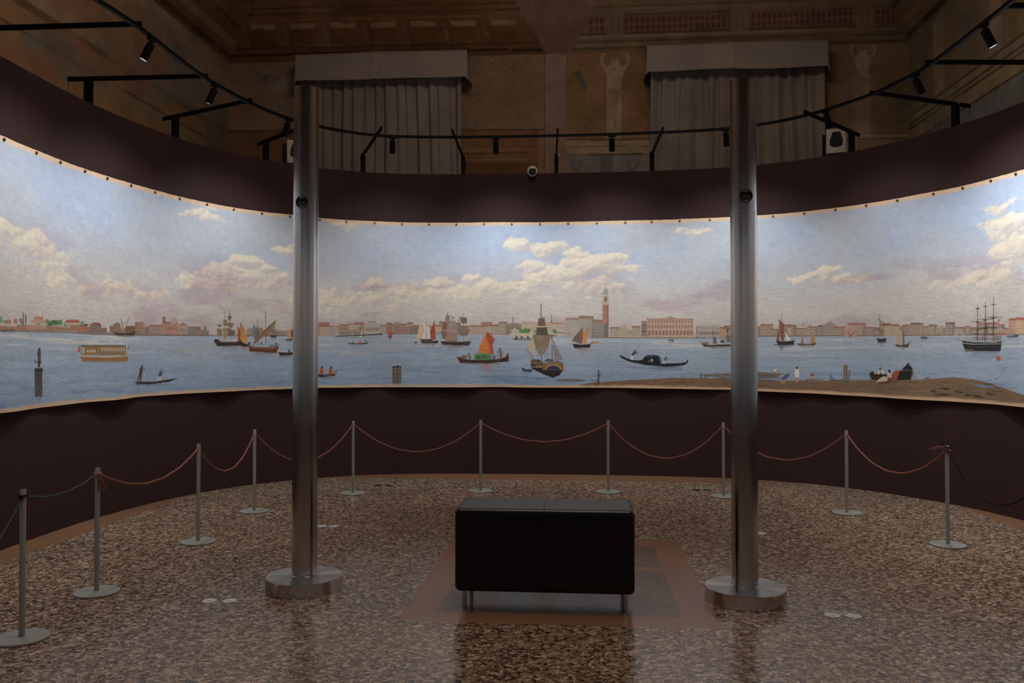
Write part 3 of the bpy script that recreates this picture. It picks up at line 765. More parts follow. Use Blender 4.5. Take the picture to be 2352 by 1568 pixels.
# three-masted merchantman seen from astern
C.line([(1822, 432), (1815, 1040)], 8, (96, 66, 50)); C.line([(1713, 546), (1706, 1010)], 7, (96, 66, 50)); C.line([(1970, 900), (1898, 1002)], 7, (120, 84, 54))
C.poly([(1785, 578), (1848, 584), (1856, 668), (1774, 670)], (110, 88, 72), 1, .2); C.poly([(1760, 676), (1868, 676), (1872, 756), (1746, 758)], (92, 80, 68), 1, .25); C.poly([(1776, 664), (1856, 664), (1858, 674), (1774, 676)], (196, 184, 164))
C.poly([(1716, 758), (1906, 754), (1898, 870), (1876, 900), (1832, 968), (1790, 950), (1752, 900), (1724, 800)], (138, 116, 92), 1, .3); C.line([(1716, 758), (1906, 754)], 5, (84, 64, 50)); C.poly([(1746, 900), (1800, 860), (1830, 960), (1790, 950)], (150, 128, 104), .6)
C.poly([(1906, 778), (1974, 894), (1928, 908), (1880, 992), (1878, 880)], (186, 164, 130), 1, .15); C.poly([(1702, 798), (1682, 1032), (1600, 1010), (1660, 900)], (136, 128, 122), 1, .15); C.line([(1702, 798), (1600, 1012)], 2.5, (90, 76, 66))
C.hull([(1592, 1040), (1640, 1030), (1800, 1042), (1840, 1012), (1928, 1006), (1922, 1100), (1800, 1160), (1700, 1198), (1630, 1172), (1590, 1108)], (44, 38, 36), .45)
C.poly([(1592, 1036), (1800, 1040), (1804, 1118), (1590, 1120)], (128, 98, 54)); C.ell(1694, 1114, 84, 52, (190, 152, 74), 1, 0, 180, .05); C.ell(1694, 1114, 72, 42, (50, 56, 92), 1, 0, 180, .05); C.line([(1590, 1120), (1806, 1118)], 5, (70, 54, 38))
C.poly([(1804, 1040), (1926, 1004), (1924, 1052), (1806, 1096)], (112, 84, 56)); C.windows(1812, 1920, 1086, 12, 12, 5, (210, 196, 160)); C.line([(1690, 1122), (1694, 1196)], 4, (80, 70, 64)); C.poly([(1690, 1010), (1760, 1000), (1800, 1030), (1700, 1036)], (90, 92, 104)); C.windows(1600, 1796, 1048, 8, 8, 13, (180, 150, 90), False, .7)
C.hull([(1904, 1112), (1980, 1112), (2026, 1088), (2006, 1128), (1925, 1136)], (56, 48, 46), .4)
for x in (1760, 1772, 1784, 1850): C.line([(x, 930), (x, 990)], 1.6, (100, 84, 70), .7)
C.flip = None
# mooring posts
for x0, x1, y0 in ((230, 258, 1078), (262, 296, 1072), (298, 318, 1078)):
    C.rect(x0, y0 + 8, x1, 1250, (110, 90, 68), 1, .2); C.rect(x1 - 8, y0 + 8, x1, 1250, (70, 54, 42), .7); C.ell((x0 + x1) / 2, y0 + 8, (x1 - x0) / 2, 9, (48, 36, 30))
for k in range(6): C.line([(234 + rp.uniform(-6, 4), 1246 + k * 8), (308 + rp.uniform(-6, 6), 1246 + k * 8)], 5, (92, 84, 80), .7 - .08 * k)

# ---- right of centre: palaces and a bell tower
D.rect(64, 638, 220, 750, (188, 168, 142)); D.line([(64, 636), (220, 636)], 6, (170, 104, 84))
for y in (655, 685): D.windows(66, 218, y, 7, 12, 9, (146, 124, 106))
for k in range(6): D.ell(100 + rp.uniform(-22, 22), 718 + rp.uniform(-8, 12), 16, 12, (84, 128, 72), .9)
D.rect(132, 706, 220, 772, (186, 170, 150)); D.windows(136, 216, 735, 9, 18, 6, (136, 118, 104), True)
D.house(218, 360, 606, 780, (172, 160, 146), (156, 126, 108)); D.house(356, 512, 590, 780, (166, 154, 140), (140, 118, 104), True, False, .15)
D.house(508, 662, 624, 778, (150, 138, 126), (146, 108, 92), True, False, .3)
D.rect(600, 440, 664, 640, (168, 112, 90), 1, .12, (178, 124, 100)); D.rect(646, 440, 664, 640, (140, 92, 74), .7); D.rect(594, 420, 670, 444, (186, 172, 148)); D.rect(604, 352, 660, 422, (176, 150, 126)); D.rect(622, 372, 642, 410, (104, 96, 92)); D.ell(632, 372, 10, 12, (104, 96, 92), 1, 0, 180); D.rect(598, 342, 666, 354, (190, 176, 150)); D.ell(632, 344, 28, 70, (150, 152, 140), 1, 0, 180); D.line([(632, 232), (632, 278)], 5, (160, 142, 112))
D.house(676, 780, 690, 768, (176, 160, 136)); D.house(780, 860, 672, 768, (182, 164, 140), (150, 112, 94), True, True); D.rect(856, 700, 905, 760, (154, 140, 128), .8); D.house(900, 990, 680, 765, (170, 156, 138))
D.rect(1000, 612, 1060, 768, (150, 118, 102)); D.windows(1004, 1056, 660, 9, 18, 4, (96, 80, 74)); D.windows(1004, 1056, 720, 9, 18, 4, (96, 80, 74))
D.rect(1058, 590, 1537, 768, (184, 146, 126), 1, .10); D.line([(1054, 590), (1541, 590)], 8, (160, 112, 92)); D.line([(1058, 640), (1537, 640)], 3, (196, 172, 150)); D.line([(1058, 700), (1537, 700)], 3, (196, 172, 150))
for y in (616, 670): D.windows(1066, 1530, y, 12, 24, 15, (112, 94, 88), False, .8)
D.windows(1062, 1534, 738, 18, 34, 13, (104, 90, 84), True, .8); D.poly([(1240, 588), (1298, 556), (1356, 588)], (176, 140, 120))
D.rect(1562, 666, 1600, 778, (140, 122, 112)); D.rect(1580, 650, 1797, 780, (178, 164, 148)); D.line([(1576, 650), (1800, 650)], 6, (190, 176, 156)); D.windows(1595, 1790, 688, 11, 16, 8, (108, 98, 94), True); D.windows(1588, 1795, 744, 16, 26, 8, (96, 86, 82), True); D.line([(1580, 716), (1797, 716)], 3, (150, 136, 122)); D.poly([(1510, 780), (1562, 748), (1620, 780)], (170, 158, 146)); D.ell(1562, 782, 18, 14, (110, 104, 104), 1, 0, 180)
D.house(1800, 1885, 690, 780, (184, 146, 116)); D.house(1885, 1940, 700, 780, (178, 148, 124)); D.rect(660, 768, 1560, 782, (190, 162, 132)); D.line([(480, 784), (1940, 790)], 5, (96, 78, 66), .8)
for k in range(8): D.line([(596, 800 + k * 13), (664 + rp.uniform(-6, 6), 800 + k * 13)], 7, (190, 150, 124), .35 - .03 * k)
for k in range(70):
    x = rp.uniform(480, 1900); D.rect(x, 776, x + 3, 786, (80, 62, 56), .7, 0)
D.flip = 390
# orange and brown luggers
D.poly([(314, 668), (386, 742), (388, 852), (342, 852), (330, 760)], (190, 122, 58), 1, .2, (196, 148, 100)); D.poly([(382, 676), (440, 740), (500, 816), (400, 852), (386, 800)], (122, 96, 80), 1, .2); D.line([(384, 674), (394, 852)], 5, (84, 58, 44)); D.poly([(208, 820), (310, 832), (306, 852), (230, 846)], (176, 128, 96)); D.line([(292, 785), (284, 832)], 3, (110, 84, 70))
D.hull([(300, 850), (400, 858), (486, 846), (472, 890), (310, 886)], (50, 42, 38), .5)
for k in range(9): D.line([(330 + k * 4 + rp.uniform(-4, 6), 898 + k * 8), (450 - k * 6 + rp.uniform(-8, 8), 898 + k * 8)], 6, (174, 118, 82), .6 - .04 * k)
for k in range(3): D.line([(230, 900 + k * 3), (320, 896 + k * 3)], 3, (190, 130, 96), .6)
D.flip = None
D.hull([(1266, 798), (1300, 804), (1342, 814), (1336, 824), (1282, 816)], (104, 82, 62), .4); D.ell(1318, 802, 12, 8, (140, 110, 80))
D.flip = 1130
# covered black rowing barge
D.hull([(775, 1012), (790, 1014), (796, 1036), (860, 1046), (1060, 1050), (1260, 1026), (1400, 1000), (1486, 958), (1470, 992), (1390, 1030), (1220, 1068), (1000, 1084), (830, 1074), (782, 1044)], (34, 34, 38), .3)
for k in range(7): D.line([(840 + rp.uniform(-10, 60), 1086 + k * 6), (1160 + rp.uniform(-60, 60), 1082 + k * 6)], 4, (64, 74, 92), .5)
D.poly([(1056, 1052), (1060, 996), (1080, 974), (1130, 962), (1200, 964), (1232, 984), (1248, 1012), (1300, 1020), (1180, 1054)], (36, 40, 42)); D.rect(1142, 1004, 1166, 1032, (150, 160, 166)); D.rect(1176, 1016, 1192, 1034, (140, 58, 48)); D.line([(1072, 990), (1068, 1046)], 5, (96, 108, 112)); D.line([(1086, 968), (1200, 962)], 4, (84, 92, 92)); D.line([(860, 1050), (1060, 1054)], 3, (80, 84, 90))
D.man(1024, 1054, 76, (66, 72, 84), (196, 186, 176), (110, 74, 60), -.2); D.line([(966, 1002), (1020, 1030)], 3, (100, 86, 76)); D.man(1356, 1016, 106, (56, 64, 82), (214, 206, 196), (96, 64, 54), -.28); D.line([(1290, 932), (1345, 976)], 4, (110, 84, 72))
D.flip = None
# cargo barge
D.line([(1735, 700), (1740, 830)], 3.5, (96, 84, 78)); D.poly([(1742, 764), (1776, 790), (1770, 820), (1742, 818)], (106, 104, 108)); D.poly([(1714, 716), (1760, 708), (1752, 742), (1720, 740)], (138, 118, 104), .8); D.poly([(1868, 758), (1928, 756), (1916, 836), (1876, 832)], (112, 106, 104)); D.poly([(1872, 690), (1898, 676), (1894, 738), (1876, 740)], (104, 92, 88)); D.rect(1732, 818, 1776, 850, (130, 104, 80)); D.ell(1834, 824, 26, 16, (104, 86, 66)); D.rect(1616, 828, 1690, 852, (136, 114, 86)); D.poly([(1598, 808), (1610, 830), (1598, 832)], (186, 76, 62))
D.hull([(1612, 846), (1700, 858), (1935, 852), (1935, 872), (1650, 876)], (70, 54, 44), .6)
for k in range(5): D.line([(1690 + k * 10, 880 + k * 7), (1790 - k * 8, 880 + k * 7)], 4, (150, 108, 84), .5); D.line([(1850 + k * 6, 880 + k * 5), (1930, 880 + k * 5)], 4, (150, 108, 84), .5)

# ---- sandy spit along the lower right edge
shore = [(1255, 886), (1330, 884), (1360, 878), (1430, 874), (1500, 870), (1545, 867), (1600, 869), (1680, 868), (1740, 871), (1800, 874), (1850, 873), (1905, 874), (1960, 873), (2050, 872), (2110, 872), (2160, 868), (2190, 866), (2230, 871), (2262, 878), (2285, 886), (2320, 896), (2352, 905), (2430, 916)]
_b = [(2430, 966), (2352, 950), (2150, 935), (2000, 925), (1900, 920), (1750, 912), (1680, 908), (1450, 905), (1300, 903), (1255, 900)]
P0.poly(shore + _b, (126, 98, 74), 1, .22)
for k in range(240):
    x = rp.uniform(1340, 2290); t = rp.uniform(0, 1)
    y = np.interp(x, [p[0] for p in shore], [p[1] for p in shore]) * (1 - t) + np.interp(x, [1300, 1680, 2000, 2352], [900, 902, 916, 940]) * t
    P0.line([(x, y), (x + rp.uniform(8, 60), y + rp.uniform(-1, 1.5))], rp.uniform(.8, 2), (150, 122, 92) if rp.rand() < .5 else (92, 70, 52), .4)
P0.poly([(1600, 862), (1650, 858), (1740, 853), (1800, 857), (1790, 862), (1740, 864), (1660, 866)], (112, 96, 78), .85)
for k in range(30): x = rp.uniform(1560, 1800); y = rp.uniform(856, 870); P0.line([(x, y), (x + rp.uniform(10, 50), y)], 1.3, (104, 84, 66), .6)
D.ell(270, 1224, 160, 16, (104, 94, 84), .85); D.ell(498, 1222, 30, 8, (104, 94, 84), .7)
for k in range(24): x = rp.uniform(0, 420); y = rp.uniform(1205, 1290); D.line([(x, y), (x + rp.uniform(20, 120), y)], 3, (120, 104, 88) if rp.rand() < .5 else (80, 110, 140), .5)
D.poly([(552, 1116), (566, 1116), (568, 1276), (550, 1276)], (96, 78, 62)); D.line([(578, 1150), (526, 1270)], 8, (92, 74, 60)); D.ell(540, 1270, 34, 10, (84, 68, 54), .8); D.line([(1614, 1150), (1614, 1205)], 12, (104, 84, 66)); D.line([(1660, 1156), (1660, 1205)], 12, (104, 84, 66))
# people on the beach
E.man(294, 940, 62, (212, 206, 196), (150, 120, 88), (110, 80, 66)); E.line([(300, 904), (328, 904)], 7, (170, 128, 104)); E.poly([(150, 940), (200, 934), (335, 944), (330, 956), (150, 976)], (104, 84, 66), .8)
E.poly([(336, 980), (372, 975), (376, 1006), (366, 1020), (358, 1006), (340, 1018)], (170, 136, 96)); E.poly([(344, 972), (372, 940), (404, 932), (410, 946), (380, 980), (350, 984)], (84, 92, 124)); E.ell(403, 934, 9, 9, (120, 80, 62)); E.line([(394, 950), (408, 1000)], 6, (170, 120, 94))
E.poly([(460, 1008), (464, 950), (486, 950), (476, 1008)], (190, 130, 100)); E.poly([(456, 940), (488, 936), (490, 962), (458, 964)], (214, 206, 192)); E.poly([(446, 938), (456, 892), (484, 892), (488, 938)], (220, 216, 208)); E.ell(467, 882, 9, 11, (90, 60, 50)); E.line([(486, 912), (516, 920)], 6, (184, 130, 104)); E.line([(440, 930), (440, 1005)], 3, (180, 170, 160))
E.ell(596, 944, 18, 18, (134, 92, 66)); E.rect(582, 950, 612, 972, (186, 150, 110)); E.line([(540, 980), (690, 974)], 5, (100, 76, 58)); E.line([(604, 970), (600, 1008)], 6, (140, 108, 84))
E.rect(744, 938, 756, 982, (100, 80, 60)); E.rect(852, 860, 866, 978, (124, 102, 78)); E.rect(870, 858, 884, 978, (110, 88, 68)); E.poly([(896, 900), (910, 898), (902, 978), (886, 978)], (130, 106, 82)); E.ell(770, 984, 40, 9, (84, 92, 56), .7); E.ell(850, 986, 56, 8, (84, 92, 56), .7); E.line([(764, 960), (772, 984)], 8, (110, 88, 66))
E.hull([(1060, 934), (1070, 920), (1090, 908), (1110, 930), (1230, 936), (1230, 986), (1080, 982)], (58, 50, 46), .2); E.poly([(1066, 930), (1120, 932), (1230, 938), (1200, 948), (1100, 946)], (40, 34, 32))
E.poly([(1132, 934), (1140, 906), (1160, 896), (1190, 904), (1196, 934)], (206, 192, 178)); E.ell(1160, 890, 10, 12, (110, 74, 58)); E.line([(1130, 926), (1108, 934)], 7, (180, 128, 100)); E.poly([(1156, 934), (1162, 900), (1170, 934)], (90, 60, 50))
E.poly([(1266, 936), (1290, 908), (1346, 898), (1340, 984), (1262, 984)], (150, 72, 46), 1, .2); E.poly([(1310, 986), (1330, 920), (1362, 882), (1392, 850), (1404, 850), (1436, 888), (1440, 930), (1424, 980)], (42, 36, 36), 1, .12); E.line([(1436, 900), (1424, 978)], 5, (120, 96, 76)); E.line([(1438, 930), (1470, 984)], 7, (140, 110, 84)); E.line([(1430, 950), (1444, 984)], 6, (140, 110, 84)); E.ell(1400, 848, 9, 10, (70, 56, 50))
E.poly([(1218, 980), (1226, 930), (1240, 918), (1258, 926), (1260, 960), (1240, 1000)], (190, 176, 166)); E.ell(1243, 910, 12, 14, (60, 44, 40)); E.poly([(1160, 966), (1200, 950), (1236, 968), (1226, 1004), (1150, 1008), (1120, 998)], (196, 180, 156)); E.poly([(1130, 1000), (1240, 990), (1256, 1008), (1150, 1014)], (96, 66, 54)); E.poly([(1232, 960), (1266, 966), (1258, 1010), (1220, 1012)], (104, 68, 54)); E.ell(1288, 994, 30, 16, (110, 84, 58))
for k in range(12): E.line([(1545 + rp.uniform(-30, 30), 978), (1545 + rp.uniform(-30, 30), 956)], 2, (84, 92, 56), .8)
for x, y, rx in ((1700, 1056, 60), (1660, 1104, 70), (1800, 1084, 50), (1880, 1110, 60), (1600, 1072, 30), (2060, 1096, 40), (1960, 1120, 60)):
    for k in range(5): E.ell(x + rp.uniform(-rx, rx) * .6, y + rp.uniform(-6, 6), rx * .45, 7, (66, 62, 38), .7)
E.poly([(1900, 1026), (1960, 1020), (2060, 1034), (2110, 1044), (2000, 1046)], (110, 144, 172), .9); E.poly([(1980, 1008), (2060, 1006), (2110, 1032), (2020, 1034)], (104, 88, 66), .9); E.poly([(1970, 1060), (2100, 1066), (2190, 1080), (2100, 1086)], (104, 88, 66), .8)
for x, y in ((2180, 888), (2108, 966), (2300, 1038)): E.line([(x - 22, y + 14), (x - 4, y + 2), (x + 24, y - 12)], 4, (70, 74, 80)); E.line([(x - 4, y + 2), (x + 6, y + 12)], 4, (70, 74, 80))
# ---- vessels on the right
E.line([(342, 450), (346, 660)], 3.5, (100, 80, 70)); E.line([(404, 490), (404, 600)], 2.5, (120, 100, 90)); E.poly([(318, 476), (364, 520), (362, 656), (340, 658), (326, 560)], (140, 82, 66), 1, .2); E.poly([(320, 560), (322, 656), (300, 656), (310, 600)], (116, 72, 62)); E.poly([(370, 580), (392, 618), (424, 658), (384, 658)], (214, 206, 196)); E.poly([(392, 556), (424, 540), (412, 610), (398, 612)], (176, 156, 144)); E.poly([(402, 548), (426, 528), (424, 552)], (190, 96, 76)); E.line([(404, 655), (450, 640)], 3.5, (110, 84, 70))
E.hull([(298, 654), (340, 662), (396, 660), (450, 654), (442, 692), (312, 696)], (58, 50, 48), .6); E.line([(274, 692), (312, 692)], 5, (70, 56, 50)); E.poly([(320, 704), (364, 704), (342, 745)], (84, 76, 84), .6)
E.poly([(596, 578), (616, 640), (622, 678), (572, 680), (582, 630)], (180, 132, 74), 1, .15); E.poly([(510, 612), (524, 680), (500, 680)], (166, 92, 66)); E.hull([(470, 680), (560, 686), (626, 674), (618, 692), (480, 694)], (74, 60, 52), .5); E.poly([(584, 700), (612, 700), (598, 724)], (190, 140, 84), .6); E.poly([(504, 700), (524, 700), (514, 722)], (176, 100, 72), .5)
for a_, b2 in (((262, 598), (282, 618)), ((452, 600), (480, 612)), ((482, 612), (502, 588))): E.line([a_, b2], 4, (110, 84, 72))
E.line([(1148, 430), (1154, 640)], 4, (100, 80, 68)); E.line([(1182, 480), (1186, 640)], 3.5, (100, 80, 68)); E.poly([(1116, 464), (1130, 470), (1182, 508), (1160, 504)], (120, 98, 70)); E.poly([(1140, 520), (1210, 520), (1196, 532), (1150, 530)], (124, 104, 78)); E.poly([(1090, 562), (1180, 556), (1160, 572), (1100, 568)], (134, 110, 82)); E.poly([(1140, 576), (1224, 576), (1190, 602), (1160, 596)], (128, 108, 82)); E.hull([(1120, 636), (1160, 642), (1214, 634), (1202, 668), (1136, 668)], (64, 56, 52), .6); E.line([(1100, 622), (1128, 642)], 3, (90, 72, 62)); E.line([(1206, 664), (1220, 662)], 5, (84, 62, 52))
for k in range(5): E.line([(1140 + k * 3, 678 + k * 7), (1200 - k * 4, 678 + k * 7)], 4, (96, 90, 96), .5)
E.poly([(1314, 554), (1344, 586), (1350, 690), (1292, 690), (1304, 620)], (176, 154, 136), 1, .12); E.poly([(1346, 570), (1362, 600), (1366, 690), (1350, 690)], (120, 92, 80)); E.hull([(1286, 686), (1340, 694), (1392, 684), (1416, 668), (1392, 710), (1296, 706)], (84, 62, 50), .5); E.line([(1380, 680), (1418, 668)], 4, (100, 78, 66)); E.poly([(1346, 714), (1370, 714), (1358, 742)], (130, 96, 80), .6)
E.line([(1510, 530), (1512, 630)], 3, (120, 90, 78)); E.poly([(1490, 618), (1500, 590), (1506, 620)], (176, 110, 84)); E.poly([(1512, 560), (1530, 612), (1512, 614)], (170, 120, 98)); E.hull([(1488, 624), (1548, 626), (1544, 638), (1494, 638)], (90, 64, 54), .4)
# building accents on the right
E.house(860, 958, 548, 626, (182, 142, 122), (150, 100, 84), False, True); E.windows(868, 950, 594, 9, 26, 2, (120, 90, 80)); E.rect(900, 604, 912, 626, (90, 70, 66)); E.house(1190, 1318, 536, 622, (186, 158, 132)); E.house(2212, 2280, 490, 602, (186, 142, 124), (166, 82, 68)); E.house(2275, 2352, 484, 600, (192, 160, 126), (166, 84, 70)); E.rect(2100, 590, 2200, 610, (178, 112, 80)); E.ell(518, 540, 20, 22, (176, 150, 132), 1, 0, 180); E.line([(518, 506), (518, 525)], 4, (160, 132, 116)); E.rect(570, 522, 582, 548, (170, 116, 92)); E.line([(728, 520), (728, 552)], 5, (130, 124, 126)); E.poly([(1760, 612), (1806, 582), (1856, 612)], (176, 160, 142)); E.ell(1806, 614, 22, 16, (120, 108, 104), 1, 0, 180)
E.flip = 1990
# large frigate at anchor
E.poly([(1834, 610), (2150, 634), (2150, 660), (1834, 665)], (180, 150, 128), .35)
for x, y0, ys in ((1903, 284, ((355, 52), (462, 150), (544, 180), (600, 130), (640, 110))), (1969, 330, ((372, 50), (478, 130), (550, 130), (606, 130), (642, 110))), (2031, 360, ((390, 36), (498, 112), (560, 110), (600, 90), (632, 80)))):
    E.line([(x, y0), (x, y0 + 160)], 4, (78, 62, 54)); E.line([(x, y0 + 160), (x + 2, 664)], 8, (92, 64, 52))
    for y, w in ys: E.line([(x - w / 2, y), (x + w / 2, y + 2)], 5, (76, 62, 54))
    for y, w in ys[:3]: E.line([(x - w * .12, y + 8), (x + w * .12, y + 8)], 8, (84, 66, 56))
    E.line([(x, y0 + 10), (x - 70, 660)], 1.3, (96, 80, 72), .7); E.line([(x, y0 + 10), (x + 76, 660)], 1.3, (96, 80, 72), .7)
    for d in (-30, -18, 18, 30): E.line([(x, y0 + 190), (x + d, 660)], 1.6, (84, 66, 58), .7)
    for d in (-8, 8): E.line([(x, y0 + 60), (x + d, y0 + 190)], 1.5, (84, 66, 58), .7)
E.hull([(1830, 664), (1900, 672), (2060, 670), (2156, 656), (2144, 700), (2126, 742), (1840, 744)], (44, 42, 46), .5); E.line([(1832, 682), (2060, 686), (2148, 676)], 6, (176, 170, 162)); E.windows(1850, 2110, 712, 10, 10, 12, (84, 84, 88)); E.line([(2150, 660), (2202, 640)], 5, (96, 78, 68)); E.line([(1832, 612), (1834, 665)], 3, (160, 140, 124)); E.rect(1984, 606, 1996, 640, (184, 92, 70)); E.poly([(1852, 476), (1862, 474), (1864, 500), (1854, 512)], (190, 90, 74)); E.line([(2060, 735), (2150, 728), (2140, 746), (2064, 746)], 5, (160, 130, 96)); E.poly([(1834, 614), (1900, 618), (1900, 664), (1834, 666)], (120, 98, 84), .5)
for x in range(1940, 2140, 18): E.line([(x, 632), (x, 664)], 3, (104, 84, 72), .8)
for k in range(9): E.line([(1850 + rp.uniform(0, 30), 752 + k * 6), (2110 + rp.uniform(-60, 10), 752 + k * 6)], 4, (70, 80, 92), .5 - .04 * k)
E.flip = None
E.hull([(2190, 616), (2240, 618), (2308, 606), (2300, 626), (2204, 628)], (84, 76, 72), .3); E.line([(2190, 610), (2300, 606)], 3, (100, 80, 70))
E.ell(2122, 803, 22, 18, (190, 84, 60)); E.poly([(2104, 816), (2140, 816), (2122, 832)], (160, 90, 80), .6)
for k in range(10): x = rp.uniform(560, 1000); E.line([(x, 800 + rp.uniform(0, 60)), (x + rp.uniform(60, 220), 806 + rp.uniform(0, 50))], 2.5, (176, 180, 190), .5) if k < 4 else None
# ripple streaks lower down
for k in range(330):
    x = rp.uniform(0, 2352); yb = np.interp(x, [p[0] for p in bx], [p[1] for p in bx])
    y = rp.uniform(800, yb - 6)
    if x > 1340 and y > 852: continue
    sx, sy = on_wall(x, y)
    P0.line([(x, y), (x + rp.uniform(8, 46), y + rp.uniform(-.6, .6))], rp.uniform(.6, 1.3), (84, 116, 152) if rp.rand() < .6 else (168, 176, 188), .28)

# soften like brush work: average 2x2 on sampling
def canvas_sample(s, h):
    i = np.clip((s - S_A) / CS - .5, 0, NX - 2.001); j = np.clip((h - H_A) / CS - .5, 0, NY - 2.001)
    i0, j0 = i.astype(int), j.astype(int)
    fi, fj = (i - i0)[..., None], (j - j0)[..., None]
    return (CAN2[j0, i0] * (1 - fi) * (1 - fj) + CAN2[j0, i0 + 1] * fi * (1 - fj) + CAN2[j0 + 1, i0] * (1 - fi) * fj + CAN2[j0 + 1, i0 + 1] * fi * fj)
CAN2 = CAN.copy()
CAN2[1:-1, 1:-1] = (CAN[1:-1, 1:-1] * 2 + CAN[:-2, 1:-1] + CAN[2:, 1:-1] + CAN[1:-1, :-2] + CAN[1:-1, 2:]) / 6
del CAN

VIS0, VIS1 = float(on_wall(-60, 700)[0]), float(on_wall(2440, 700)[0])
FINE = 0.0046
s_f = np.arange(VIS0, VIS1, FINE)
s_c = np.arange(VIS1 + 0.03, VIS0 + WL - 1.6, 0.03)     # coarser where it runs behind the viewer
s_all = np.r_[s_f, s_c]
s_all = np.r_[np.arange(VIS0 - 1.6, VIS0 - 0.01, 0.03), s_all]
n_all = len(s_all)
rows_lo, rows_hi = 260, 56
T_A, T_B = 0.0, 1.0
bh, thh = bottom_h(s_all), top_h(s_all)
hm = 2.10
Hh = np.concatenate([bh[None] + (hm - bh)[None] * np.linspace(0, 1, rows_lo, endpoint=False)[:, None], hm + (thh - hm)[None] * np.linspace(0, 1, rows_hi)[:, None]], 0)
Ss = np.broadcast_to(s_all, Hh.shape)
col = np.empty(Hh.shape + (3,), np.float32)
inc = (s_all > S_A + .02) & (s_all < S_B - .02)
for j in range(0, Hh.shape[0], 40):
    hh, s_ = Hh[j:j + 40], Ss[j:j + 40]
    base = sky_base(s_, hh)
    cs_ = canvas_sample(s_, hh)
    k = (sstep(2.14, 2.08, hh) * inc[None])[..., None]
    c = base * (1 - k) + cs_ * k
    col[j:j + 40] = edge_cloth(s_, hh, c)
# hanging cloth: pinned at the top, waving free of the wall at the bottom
tt = (Hh - bh) / (thh - bh)
wav = 0.028 + 0.016 * np.sin(Ss * 5.1 + 1.2) + 0.012 * np.sin(Ss * 9.7 + 0.4) + 0.02 * (vnoise(Ss * 2.2, Ss * 0, 71) - .4)
offs = 0.010 + np.clip(wav, 0.006, 1) * (1 - tt) ** 1.6 + 0.007 * (fbm(Ss * 2.6 + Hh * 1.1, Hh * 2.2, 81, 4) - .5) * np.clip((1 - tt) * 8, 0, 1)
offs = np.maximum(offs, 0.006)
a2 = wall_at(s_all, 0.0); n2_ = wall_n(s_all)
Pm = np.empty(Hh.shape + (3,), np.float32)
Pm[..., 0] = a2[None, :, 0] + n2_[None, :, 0] * offs
Pm[..., 1] = a2[None, :, 1] + n2_[None, :, 1] * offs
Pm[..., 2] = Hh
pano = empty('panorama_painting', (0, 0, 0))
tag(pano, 'long curved canvas painting of a lagoon harbour with sailing boats on maroon wall', 'painting')
grid_mesh('canvas', Pm, col, M_CANVAS, pano)
del CAN2, Pm, col
# screws with washers along the upper edge
tack_x = [17, 91, 146, 202, 253, 307, 362, 418, 480, 541, 605, 669, 737, 797, 861, 923, 985, 1048, 1111, 1175, 1240, 1305, 1371, 1436, 1497, 1561, 1630, 1700, 1774, 1845, 1916, 1986, 2057, 2139, 2206, 2270, 2327]
tk = None
for x in tack_x:
    s, _ = on_wall(x, 480)
    s = float(s); p = wall_at(np.array([s]), 0.0165)[0]; n = wall_n(np.array([s]))[0]
    M = Matrix.Translation((p[0], p[1], float(top_h(np.array([s]))[0]) - 0.020)) @ Vector((n[0], n[1], 0)).to_track_quat('Z', 'Y').to_matrix().to_4x4()
    if tk is None:
        tk = MB().lathe([(0.0115, -.004), (0.0115, 0.001), (0.010, 0.003), (0.0045, 0.003), (0.0045, 0.0005), (0.001, 0.0005)], 16).build('screw', M_TACK, pano)
        rec = MB().lathe([(0.0045, 0.0), (0.0042, 0.0012), (0.001, 0.0012)], 10).build('socket', M_TACKIN, tk)
        t = tk
    else:
        t = tk.copy(); COL.objects.link(t)
        r2 = rec.copy(); COL.objects.link(r2); r2.parent = t
    t.matrix_world = M
    t.parent = pano
    t.location, t.rotation_euler = M.to_translation(), M.to_euler()

